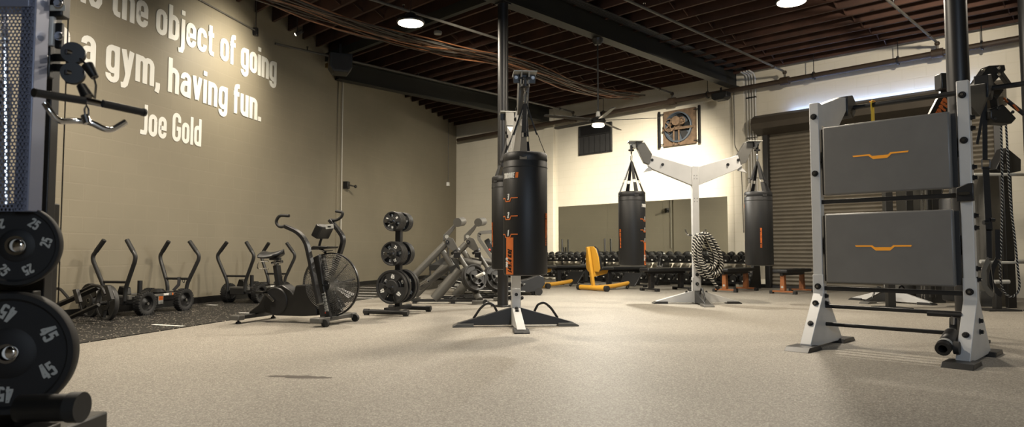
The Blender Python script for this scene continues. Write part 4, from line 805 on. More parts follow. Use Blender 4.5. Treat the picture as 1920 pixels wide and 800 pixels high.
# ================================================================ plate tree
TR = V((-1.46, 8.62, 0)); tyaw = rad(-17.5); tr = thing('plate_tree', 'black six-horn plate storage tree loaded with weight plates', 'plate rack', TR, tyaw)
for y in (-.33, .33):
    MB().cyl((-.30, y, .045), (.30, y, .045), .028, 16).build('foot_bar', 'black_metal', tr)
    for x in (-.27, .27): MB().cyl((x - .035, y, .045), (x + .035, y, .045), .034, 16).build('end_cap', 'dark_metal', tr); MB().box((x, y, .012), (.05, .05, .024)).build('rubber_foot', 'rubber', tr)
MB().box((0, 0, .07), (.07, .64, .05)).build('base_beam', 'black_metal', tr, .004)
MB().box((0, 0, .68), (.075, .075, 1.24)).build('post', 'black_metal', tr, .006)
LV = ((.345, .215, '45', (2, 2), .052), (.765, .155, '25', (4, 3), .036), (1.175, .125, '10', (5, 4), .028)); E = V((-math.sin(tyaw) * 1, math.cos(tyaw), 0)); protoP = {}
WORD = ['outermost', 'second', 'third', 'fourth', 'fifth']
for z, r, num, (nf, nb), t in LV:
    MB().cyl((0, -.36, z), (0, .36, z), .024, 16).build('horn', 'steel', tr); 
    MB().lathe([(.03, -.06), (.055, -.045), (.055, -.04), (.03, -.04)], (0, 0, z), (0, 1, 0), 20, closed=True).build('horn_collar', 'black_metal', tr)
    MB().bar((0, -.33, z - .09 if z < 1 else z - .0), (0, -.04, z - .01), .03, .04).build('horn_brace', 'black_metal', tr) if z > 9 else None
    level = {'45': 'bottom', '25': 'middle', '10': 'top'}[num]
    for side, cnt in ((-1, nf), (1, nb)):
        for k in range(cnt):
            y = side * (.045 + t * .5 + (cnt - 1 - k) * (t + .003)) if num != '45' else side * (.06 + t * .5 + (cnt - 1 - k) * (t + .045 if side < 0 else t + .02))
            loc = TR + E * y + V((0, 0, z - .0)); lab = '%s %s lb plate on the %s %s horn of the plate tree' % (WORD[k], num, level, 'front' if side < 0 else 'rear')
            sp_ = (.3, 1.2, 2.1, .8, 1.7)[k] + z
            if num not in protoP: o = weight_plate(r, t, num); protoP[num] = o; o.location = loc; o.rotation_euler = (0, sp_, tyaw); o['label'] = lab; o['group'] = 'plates on the plate tree'
            else: spoke_plate_copies(protoP[num], loc, tyaw, lab, sp_, 0, 'plates on the plate tree')
# ================================================================ push sleds
def tyre(r, w_, n=36):
    m = MB(); m.lathe([(r * .62, -w_ * .40), (r * .72, -w_ * .5), (r * .9, -w_ * .5), (r * .97, -w_ * .36), (r * .975, 0), (r * .97, w_ * .36), (r * .9, w_ * .5), (r * .72, w_ * .5), (r * .62, w_ * .40)], (0, 0, 0), (1, 0, 0), 40, closed=True)
    for i in range(26):
        a = 2 * PI * i / 26
        for s in (-1, 1):
            aa = a + (s + 1) * PI / 52; u = V((0, math.cos(aa), math.sin(aa))); v = V((0, -math.sin(aa), math.cos(aa))); R = Matrix((V((1, 0, 0)), v, u)).transposed(); m.box(u * r * .965 + V((s * w_ * .24, 0, 0)), (w_ * .44, r * .14, r * .09), R)
            m.box(u * r * .90 + V((s * w_ * .47, 0, 0)), (w_ * .09, r * .13, r * .16), R)
    return m
def push_sled(loc, rz, lab):
    o = thing('push_sled', lab, 'push sled', loc, rz, 'wheeled push sleds')          # local y: rolling direction
    MB().box((0, 0, .19), (.24, 1.02, .10)).build('chassis', 'dark_metal', o, .008)
    for sx in (-1, 1): MB().bar((sx * .20, -.40, .235), (sx * .20, .42, .235), .045, .03).build('side_rail', 'grey_metal', o, .003)
    m = MB().box((.126, -.05, .16), (.012, .34, .13)); m.build('drive_cover', 'dark_metal', o, .004)
    st_ = MB().box((.134, .08, .17), (.004, .085, .12)).build('warning_sticker', 'greywhite', o); MB().box((.1365, .08, .19), (.002, .07, .06)).build('sticker_panel', 'orange', st_)
    m = MB(); text(m, 'TORQUE', planar((.2235, .02, .225), (0, 1, 0), (0, 0, 1)), .028, 1.1, .2, .07, .15, .002); m.build('name_print', 'white', o); MB().box((.224, .185, .238), (.002, .02, .028)).build('name_mark', 'orange', o)
    for sx in (-1, 1):
        for sy in (-1, 1):
            x = sx * .27; t = tyre(.15, .085); t.v = [tuple(V(v) + V((x, sy * .33, .15))) for v in t.v]; wh = t.build('tyre', 'rubber', o)
            m = MB(); m.lathe([(0, .012), (.035, .012), (.06, -.005), (.085, -.005), (.095, .03), (.095, -.03), (0, -.03)], (x, sy * .33, .15), (sx, 0, 0), 24); m.build('wheel_rim', 'dark_metal', wh)
            MB().cyl((x, sy * .33, .15), (x + sx * .05, sy * .33, .15), .018, 10).build('axle_nut', 'steel', wh)
            MB().cyl((x, sy * .33, .15), (sx * .12, sy * .33, .15), .016, 8).build('axle', 'steel', wh)
    for sy in (-1, 1):
        y = sy * .52
        for sx in (-1, 1):
            q = [(sx * .15, y, .19), (sx * .155, y, .34), (sx * .31, y + sy * .03, .68), (sx * .315, y + sy * .03, .74), (sx * .17, y + sy * .015, .93)]; h = MB().tube(q, .025, 12, fil=.07).build('push_handle', 'dark_metal', o)
            q2 = [V(q[-1]) + (V(q[-2]) - V(q[-1])).normalized() * .17, V(q[-1])]; MB().cyl(q2[0], q2[1] + (q2[1] - q2[0]) * .02, .028, 12).build('grip', 'rubber', h)
        MB().cyl((-.18, y, .42), (.18, y, .42), .016, 10).build('cross_bar', 'black_metal', o)
        MB().box((0, y * .93, .23), (.40, .05, .05)).build('end_member', 'grey_metal', o, .004)
    for a, b, c_ in ((-.03, .16, .42),): 
        m = MB(); m.tube([(.03, .52, .44), (.05, .50, .43), (.06, .48, .34), (.02, .44, .27), (.09, .42, .25)], 0, prof=[(-.022, -.003), (.022, -.003), (.022, .003), (-.022, .003)]); m.build('tow_strap', 'webbing', o)
    MB().tube([(.08, .52, .42), (.095, .51, .38), (.12, .51, .36), (.125, .52, .42)], .005, 6, fil=.02, closed=True).build('carabiner', 'black_metal', o)
    MB().lathe([(0, 0), (.09, 0), (.10, .02), (.06, .06), (0, .065)], (0, .18, .24), (0, 0, 1), 20).build('resistance_knob', 'plastic', o)
    MB().cyl((-.03, -.10, .24), (-.03, -.10, .42), .03, 14).build('weight_horn', 'black_metal', o)
    MB().prism([(-.07, 0), (.07, 0), (.05, .09), (-.03, .11)], (.02, -.40, .26), (1, 0, 0), (0, 0, 1), .1).build('brake_box', 'plastic', o, .01)
    return o
s1 = push_sled(V((-4.72, 8.68, 0)), math.atan2(-.25, 1), 'nearest wheeled push sled on the black strip before the grey wall')
dup(s1, V((-4.04, 10.62, 0)), math.atan2(-.25, 1), 'farther wheeled push sled on the black strip, partly behind the fan bike')
# ================================================================ plate-loaded drag jack in front of the near sled
JK = fl(170, 606); jk = thing('barbell_jack', 'black tubular loading frame with U-shaped handles and a plate lying on the strip', 'training frame', JK, rad(-25))
def jp(cx, cy, y=0):
    px, py = 80 + cx / 2.856, 380 + cy / 2.856; d = ray(px, py); c, s = math.cos(rad(-25)), math.sin(rad(-25)); n = V((-s, c, 0)); o = JK + n * y; t = (o - V((0, 0, CAMH))).dot(n) / d.dot(n); p = V((0, 0, CAMH)) + d * t - JK
    return V((p.x * c + p.y * s, y, p.z))
MB().tube([jp(40, 565), jp(165, 510), jp(300, 450, .03)], .034, 4).build('main_tube', 'black_metal', jk, .004)
MB().tube([jp(110, 630, -.12), jp(300, 545, -.1)], .026, 4).build('lower_tube', 'black_metal', jk, .004)
MB().tube([jp(32, 500), jp(45, 468), jp(90, 455), jp(140, 512)], .016, 10, fil=.06).build('u_handle', 'black_metal', jk)
MB().tube([jp(190, 480, -.1), jp(270, 440, -.1), jp(318, 450, -.1), jp(335, 490, -.1)], .016, 10, fil=.06).build('u_handle', 'black_metal', jk)
MB().tube([jp(85, 575, -.1), jp(115, 618, -.12)], .014, 10).build('leg', 'black_metal', jk)
for cx in (185, 355): MB().prism([(-.06, .08), (.0, .09), (.07, -.05), (.01, -.07)], jp(cx, 505 if cx < 200 else 490, -.14), (1, 0, 0), (0, 0, 1), .04).build('cradle_plate', 'dark_metal', jk, .004)
pj = weight_plate(.205, .05, '', 'plate_rubber'); pc = JK + V((.05, .07, .205)); pj['label'] = 'black plate leaning upright on the frame before the nearest sled'; pj['group'] = 'plates on the loading frame'; pj.location = fl(200, 601) + V((.0, 0, .205)); pj.rotation_euler = (0, .4, rad(-30))
q = spoke_plate_copies(pj, fl(168, 595) + V((0, 0, .205)), rad(-30), 'black plate behind the other on the frame before the nearest sled', 1.0, 0, 'plates on the loading frame')
n_ = V((-math.sin(rad(-30)), math.cos(rad(-30)), 0)); m = MB(); pa = fl(200, 601) + V((0, 0, .205)) - JK; Rr = Matrix.Rotation(rad(25), 3, 'Z'); m.cyl(Rr @ (pa - n_ * .09), Rr @ (pa + n_ * .12), .023, 12); m.build('axle_bar', 'dark_metal', jk)
# ================================================================ the near rack on the left edge: cable column, plates
NR = V((-2.12, 2.62, 0)); nr = thing('cable_rack', 'dark cable machine at the left edge with perforated shroud and plate horns', 'cable machine', NR, rad(0))
def npt(px, py, Y): return at(px, py, Y) - NR
def quadbox(pxa, pxb, pya, pyb, Y, dpt, name, m, parent, bev=.004):
    a, b = npt(pxa, pya, Y), npt(pxb, pyb, Y); return MB().box(((a.x + b.x) / 2, a.y + dpt / 2, (a.z + b.z) / 2), (abs(b.x - a.x), dpt, abs(a.z - b.z)), None).build(name, m, parent, bev)
# perforated steel shroud: a real sheet with round holes
Ys = 2.45; a, b = npt(-60, -80, Ys), npt(46, 396, Ys); x0, x1, z0, z1 = a.x, b.x, b.z, a.z; sp_ = .0148; hr = .0054
import bmesh as _bm
m = MB(); cols = int((x1 - x0) / sp_); rows = int((z1 - z0) / (sp_ * .866)); NS = 8
for r_ in range(rows):
    for c_ in range(cols):
        cx = x0 + (c_ + (.5 if r_ % 2 else 0) + .25) * sp_; cz = z0 + (r_ + .5) * sp_ * .866; hw, hh = sp_ / 2, sp_ * .433; vs = []
        for i in range(NS):
            an = 2 * PI * (i + .5) / NS; k = min(hw / abs(math.cos(an)), hh / abs(math.sin(an))); vs += [(cx + hr * math.cos(an), a.y, cz + hr * math.sin(an)), (cx + k * math.cos(an), a.y, cz + k * math.sin(an))]
        fs = [(2 * i, 2 * i + 1, (2 * i + 3) % (2 * NS), (2 * i + 2) % (2 * NS)) for i in range(NS)]
        m.add(vs, fs)
        for sx in (-1, 1):
            for sz in (-1, 1):
                e = [i for i in range(NS) if math.copysign(1, math.cos(2 * PI * (i + .5) / NS)) == sx and math.copysign(1, math.sin(2 * PI * (i + .5) / NS)) == sz]
                if len(e) == 2: m.add([vs[2 * e[0] + 1], vs[2 * e[1] + 1], (cx + sx * hw, a.y, cz + sz * hh)], [(0, 1, 2)])
ps_ = m.build('perforated_shroud', 'shroud', nr); sd = ps_.modifiers.new('thickness', 'SOLIDIFY'); sd.thickness = .002
quadbox(44, 52, -80, 396, Ys, .075, 'shroud_edge', 'shroud', nr)
quadbox(-60, 54, -80, 12, Ys - .01, .09, 'shroud_cap', 'shroud', nr)
for px in (-20, 12): MB().cyl(npt(px, 400, 2.62), npt(px - 4, -60, 2.62), .011, 10).build('guide_rod', 'chrome', nr)
quadbox(-50, -6, 150, 396, 2.7, .06, 'weight_stack', 'plastic', nr)
# upright with holes behind
up = quadbox(62, 72, -90, 800, 2.72, .05, 'upright', 'dark_metal', nr)
for i in range(14): p = npt(67, -20 + i * 38, 2.718); MB().cyl(p, p + V((0, -.003, 0)), .006, 10).build('upright_hole', 'plastic', up)
# trolley and swivelling pulleys
tb = quadbox(70, 116, -30, 30, 2.55, .05, 'trolley_head', 'plastic', nr, .006); p = npt(108, 15, 2.545); MB().box(p, (.06, .003, .022)).build('label_plate', 'greywhite', tb)
quadbox(80, 98, 30, 85, 2.55, .02, 'slider_plate', 'silver', nr); quadbox(103, 114, 42, 90, 2.56, .02, 'slider_block', 'plastic', nr); quadbox(72, 92, 85, 145, 2.56, .03, 'pulley_bracket', 'plastic', nr)
for px, py in ((110, 6), (111, 68), (83, 107)): bolt(npt(px, py, 2.53), (0, -1, 0), .013, .012, nr, 'steel')
for py in (108, 126): MB().bar(npt(92, py, 2.6), npt(128, py + (2 if py > 110 else 0), 2.55), .012, .03).build('pulley_arm', 'plastic', nr, .003)
for px, py, rr in ((138, 100, .040), (137, 138, .040)):
    p = npt(px, py, 2.5); pl_ = MB().lathe([(0, -.014), (rr, -.014), (rr * .84, 0), (rr, .014), (0, .014)], p, V((-.4, 1, 0)), 32).build('pulley_wheel', 'plastic', nr); MB().cyl(p, p + V((-.012, -.026, 0)), .010, 10).build('pulley_axle', 'steel', pl_)
    MB().prism([(-.035, -.035), (.01, -.035), (.02, 0), (.01, .035), (-.035, .035)], p + V((-.004, .024, 0)), (1, .4, 0), (0, 0, 1), .006).build('pulley_guard', 'plastic', pl_, .002)
MB().cyl(npt(152, 160, 2.47), npt(164, 182, 2.47), .016, 14, .022).build('cable_stop', 'plastic', nr); MB().tube([npt(150, 110, 2.48), npt(170, 128, 2.47)], .004, 6).build('cable', 'plastic', nr); MB().cyl(npt(164, 122, 2.47), npt(178, 145, 2.47), .021, 14, .014).build('cable_stop', 'plastic', nr)
MB().cyl(npt(128, 34, 2.9), npt(128, -80, 2.9), .003, 6).build('upper_cable', 'plastic', nr); MB().cyl(npt(128, 34, 2.9), npt(108, 596, 2.9), .003, 6).build('lower_cable', 'plastic', nr)
# attachments hanging from it
h1 = at(170, 190, 2.46)
lb = thing('lat_bar', 'straight black-gripped cable bar hanging at the left edge', 'cable bar', h1); f1 = lambda px, py, Y=2.46: at(px, py, Y) - h1
MB().tube([f1(176, 145), f1(180, 160), f1(178, 185), f1(172, 178)], .004, 8).build('carabiner', 'chrome', lb); MB().cyl(f1(160, 188), f1(193, 195), .0125, 14).build('sleeve', 'chrome', lb)
MB().cyl(f1(66, 174, 2.3), f1(161, 189), .0145, 16).build('grip', 'rubber', lb); MB().cyl(f1(192, 194), f1(267, 210, 2.6), .0145, 16).build('grip', 'rubber', lb)
for a, b in (((66, 174, 2.3), (63, 173.5, 2.295)), ((267, 210, 2.6), (271, 211, 2.61))): MB().cyl(f1(*a), f1(*b), .016, 16).build('end_cap', 'plastic', lb)
h2 = at(162, 229, 2.5); cb2 = thing('curl_bar', 'bent chrome cable bar hanging below the straight bar at the left edge', 'cable bar', h2); f2 = lambda px, py, Y=2.5: at(px, py, Y) - h2
MB().tube([f2(84, 193, 2.42), f2(96, 212, 2.43), f2(110, 228, 2.45), f2(140, 226, 2.49), f2(168, 228, 2.51), f2(205, 247, 2.55), f2(236, 228, 2.59)], .0115, 14, fil=.03).build('bar', 'chrome', cb2)
MB().cyl(f2(159, 216), f2(164, 232), .014, 14).build('swivel', 'steel', cb2); m = MB(); m.tube([f2(162, 197), f2(158, 205), f2(160, 217), f2(166, 217), f2(166, 205)], .0035, 8, closed=True, fil=.006); m.build('carabiner', 'steel', cb2)
# plate horns with their plates
nx = rad(12)
def solid_plate(r, t, num, marks):
    o = thing('weight_plate', 'plate', 'weight plate', (0, 0, 0), 0, 'plates on the cable rack'); ax = V((0, 1, 0)); m = 'plate_dark'
    MB().lathe([(r * .86, -t * .30), (r * .90, -t * .5), (r * .98, -t * .5), (r, -t * .35), (r, t * .35), (r * .98, t * .5), (r * .90, t * .5), (r * .86, t * .30)], (0, 0, 0), ax, 64, closed=True).build('rim', m, o)
    w_ = MB().lathe([(r * .36, -t * .22), (r * .88, -t * .22), (r * .88, t * .22), (r * .36, t * .22)], (0, 0, 0), ax, 48, closed=True).build('web', m, o)
    MB().lathe([(.026, -t * .45), (r * .34, -t * .42), (r * .42, -t * .2), (r * .42, t * .2), (r * .34, t * .42), (.026, t * .45)], (0, 0, 0), ax, 40, closed=True).build('hub', m, o)
    MB().lathe([(.0255, -t * .5), (.036, -t * .5), (.036, t * .5), (.0255, t * .5)], (0, 0, 0), ax, 24, closed=True).build('bore_ring', 'steel', o)
    for an, rot in marks:
        c = V((math.cos(rad(an)), 0, math.sin(rad(an)))) * r * .66; u = V((math.cos(rad(rot)), 0, math.sin(rad(rot)))); v = V((-u.z, 0, u.x)); s = r * .24; b = MB()
        text(b, num, planar(c - v * s / 2 + V((0, -t * .22 - .0003, 0)), u, v), s, 1.0, .18, .08, 0, .0012, True); b.build('weight_number', 'greywhite', w_)
    return o
def nearplate(px, py, Y, o, lab):
    o['label'] = lab; o.location = at(px, py, Y); o.rotation_euler = (0, 0, nx); return o
MK = [(28, -62), (-27, 33), (148, 58), (93, 153), (268, 178), (213, 273)]
w1 = nearplate(19, 661, 2.50, solid_plate(.225, .055, '45', MK), 'largest black 45 lb plate at the lower left edge, front of its horn')
nearplate(16, 661, 2.56, copy_tree(w1), 'black 45 lb plate behind the front one at the lower left edge')
MK2 = [(55, -35), (7, 70), (175, 85), (127, 190), (295, 205), (247, 310)]
w2 = nearplate(33, 460, 2.50, solid_plate(.150, .034, '25', MK2), 'black 25 lb plate in front on the upper horn at the left edge')
nearplate(30, 460, 2.54, copy_tree(w2), 'black plate second on the upper horn at the left edge'); nearplate(27, 460, 2.58, solid_plate(.160, .036, '25', MK2[:2]), 'larger black plate rearmost on the upper horn at the left edge')
for px, py in ((19, 661), (33, 460)):
    a = npt(px, py, 2.44); b = npt(px - 18, py, 2.9); MB().cyl(a, b, .024, 20).build('plate_horn', 'steel', nr); MB().sphere(a, .024, 16, (1, .5, 1)).build('horn_tip', 'chrome', nr)
quadbox(-50, 75, 380, 800, 2.75, .07, 'base_panel', 'plastic', nr)
quadbox(-40, 60, 545, 575, 2.66, .05, 'cross_member', 'plastic', nr)
a, b = npt(38, 765, 2.3), npt(148, 763, 2.3); MB().cyl(a, b, .046, 24).build('foot_tube', 'plastic', nr); MB().cyl(b - V((.03, 0, 0)), b + V((.012, 0, 0)), .051, 24).build('foot_cap', 'rubber', nr)
MB().box((a.x - .30, .1, .05), (.4, .5, .10)).build('base_frame', 'plastic', nr, .01); MB().box(((a.x + b.x) / 2 - .06, -.30, .10), (.10, .12, .20)).build('foot_bracket', 'plastic', nr, .006)
MB().box((-.35, .25, 1.3), (.10, .10, 2.6)).build('rear_upright', 'plastic', nr, .006)
# ================================================================ dumbbell racks along the back wall
def dumbbell(r):
    o = thing('dumbbell', 'dumbbell', 'dumbbell', (0, 0, 0), 0, 'dumbbells on the wall racks')
    MB().cyl((0, -.07, 0), (0, .07, 0), .016, 10).build('handle', 'steel', o)
    for s in (-1, 1):
        h = MB().lathe([(0, .065), (r * .55, .065), (r * .93, .08), (r, .095), (r, .155), (r * .93, .17), (r * .6, .175), (0, .172)], (0, 0, 0), (0, s, 0), 24).build('head', 'plastic', o)
        if s < 0: MB().box((0, -.178, -r * .45), (.038, .004, .030)).build('weight_label', 'greywhite', h)
    return o
def dumbbell_rack(L):
    o = thing('dumbbell_rack', 'rack', 'dumbbell rack', (0, 0, 0), -PI / 4, 'dumbbell racks along the back wall')
    for x in (0, L):
        sf = MB().prism([(-.30, 0), (.26, 0), (.26, .06), (.20, .64), (.0, .74), (-.03, .58), (-.24, .10), (-.30, .05)], (x, 0, 0), (0, 1, 0), (0, 0, 1), .07).build('side_frame', 'plastic', o, .006)
        for z in (.20, .28, .36, .44): MB().cyl((x - .005 * 0, -.165 + (z - .2) * .42 - .035, z), (x, -.165 + (z - .2) * .42 - .045, z), .022, 12).build('frame_hole', 'grey_metal', sf)
    for z, y in ((.575, .03), (.150, -.10)):
        sh = MB().box((L / 2, y, z), (L - .08, .30, .02), Matrix.Rotation(.28, 3, 'X')).build('shelf', 'plastic', o, .003)
        MB().box((L / 2, y - .145, z - .02), (L - .08, .012, .03), Matrix.Rotation(.28, 3, 'X')).build('shelf_lip', 'plastic', sh)
    for x in (.25, L - .25): MB().cyl((x, .20, .5), (x, .20, 1.0), .016, 8).build('rear_post', 'black_metal', o) if 0 else None
    return o
ro = .55; sB1 = bs(1413, ro); RL = 2.22; proto_r = dumbbell_rack(RL); dbs = [dumbbell(.080), dumbbell(.072)]; first = [True, True]
names = ['right', 'middle', 'left']; ords = ['first', 'second', 'third', 'fourth', 'fifth', 'sixth', 'seventh', 'eighth', 'ninth', 'tenth']
for k in range(3):
    s0 = sB1 - RL * (k + 1) - .08 * k; base = bw(s0, 0, ro)
    lab = ['dumbbell rack nearest the roller door, ending beside the pilaster', 'middle dumbbell rack behind the Y-shaped stand and its left bag', 'left dumbbell rack beside the yellow seats'][k]
    if k == 0: proto_r.location = base; proto_r['label'] = lab
    else: dup(proto_r, base, -PI / 4, lab)
    for tier, (z, y) in enumerate(((.672, .0), (.245, -.13))):
        n = 10 if tier == 0 else 10
        for i in range(n):
            s = s0 + .115 + (RL - .23) * i / (n - 1); p = bw(s, z, ro - y); j = 0 if k < 2 else 1
            lb = '%s dumbbell from the left on the %s shelf of the %s wall rack' % (ords[i], ('top', 'bottom')[tier], names[k])
            if first[j]: first[j] = False; d = dbs[j]; d['label'] = lb; d.location = p; d.rotation_euler = (.28, 0, -PI / 4)
            else: d = dup(dbs[j], p, -PI / 4, lb); d.rotation_euler = (.28, 0, -PI / 4)
# two tall posts standing behind the racks (a storage stand)
for px, lab in ((1055, 'slim black post standing behind the left dumbbell rack'), (1135, 'slim black post standing behind the rack beside the yellow seat')):
    b = bw(bs(px, .12), 0, .14); o = thing('storage_post', lab, 'post', b, -PI / 4); MB().cyl((0, 0, 0), (0, 0, 1.12), .022, 12).build('pole', 'black_metal', o); MB().lathe([(0, 0), (.10, 0), (.10, .012), (.03, .02), (0, .02)], (0, 0, 0), (0, 0, 1), 20).build('base_plate', 'black_metal', o)
# ================================================================ benches
def bench(colr, lab, loc, rz, flat=True):
    o = thing('weight_bench', lab, 'bench', loc, rz, 'flat benches before the racks')                # local y: long axis
    MB().box((0, 0, .425), (.28, 1.18, .07)).build('pad', 'vinyl', o, .02)
    MB().bar((0, -.52, .365), (0, .50, .365), .06, .05).build('spine', 'dark_metal' if flat else 'black_metal', o, .004)
    for y in (-.44, .44):
        lg = MB().prism([(-.045, .06), (.045, .06), (.035, .35), (-.035, .35)], (0, y * (1.0 if flat else .9), 0), (1, 0, 0), (0, 0, 1), .09).build('leg', colr, o, .004)
        if y < 0 and flat: MB().lathe([(0, 0), (.022, 0), (.022, .002), (0, .002)], (0, y - .046, .13), (0, -1, 0), 16).build('badge', 'greywhite', lg)
        ft = MB().box((0, y, .045), (.46, .08, .03)).build('foot_bar', colr, o, .004)
        for x in (-.22, .22): MB().box((x, y, .03), (.06, .09, .06)).build('foot_cap', 'rubber', ft, .006)
    return o
bench('bench_orange', 'flat bench with orange legs before the roller door', V((5.36, 12.78, 0)), -PI / 4)
bench('bench_orange', 'flat bench with orange legs under the right bag of the Y-shaped stand', V((4.46, 13.35, 0)), -PI / 4)
bench('black_metal', 'black bench just right of the post with the coiled rope', V((3.12, 13.55, 0)), rad(-60), False)
bench('black_metal', 'black bench behind the left bag of the Y-shaped stand', V((2.45, 14.75, 0)), rad(-60), False)
bench('black_metal', 'black bench between the two yellow seats', V((1.45, 16.1, 0)), rad(-60), False)
# ================================================================ yellow seats
def yellow_seat(lab, loc):
    o = thing('seated_machine', lab, 'exercise seat', loc, rad(-52), 'yellow framed exercise seats')
    MB().cyl((-.36, 0, .06), (.36, 0, .06), .05, 18).build('cross_tube', 'yellow', o)
    for s in (-1, 1): MB().cyl((s * .35, 0, .06), (s * .42, 0, .06), .058, 18).build('end_cap', 'rubber', o)
    MB().tube([(0, 0, .06), (0, .55, .07), (0, 1.05, .12)], .045, 14, fil=.2).build('floor_tube', 'yellow', o)
    MB().bar((0, .02, .08), (-.03, -.10, .88), .075, .06).build('upright', 'yellow', o, .008)
    sh = [(-.02 + .19 * math.cos(a) * (1 if math.sin(a) < 0 else .85), .62 + .25 * math.sin(a)) for a in [2 * PI * i / 24 for i in range(24)]]
    u = V((1, 0, 0)); v = V((0, -.13, 1)).normalized()
    P = [(-.15, -.24), (.15, -.24), (.19, -.18), (.18, .05), (.13, .22), (.06, .27), (-.06, .27), (-.13, .22), (-.18, .05), (-.19, -.18)]
    bp = MB().prism(P, (0, .0, .62), u, v, .022).build('back_shell', 'yellow', o, .006); MB().prism([(x * .98, z * .98) for x, z in P], (0, .045, .625), u, v, .065).build('back_cushion', 'vinyl', bp, .015)
    MB().box((0, .30, .445), (.30, .34, .06)).build('seat', 'vinyl', o, .02); MB().prism([(.0, .28), (.36, .34), (.40, .41), (.0, .41)], (0, .02, 0), (0, 1, 0), (0, 0, 1), .08).build('seat_support', 'yellow', o, .006)
    MB().box((0, 1.12, .20), (.46, .03, .34), Matrix.Rotation(rad(-40), 3, 'X')).build('foot_plate', 'dark_metal', o, .008); MB().cyl((0, 1.0, .02), (0, 1.12, .14), .03, 10).build('plate_stem', 'rubber', o)
    return o
ys = yellow_seat('yellow framed exercise seat standing between the nearest bag and the Y-stand bag', V((1.62, 13.45, 0)))
dup(ys, V((.52, 14.45, 0)), rad(-52), 'yellow framed exercise seat half hidden behind the nearest bag and treadmill')
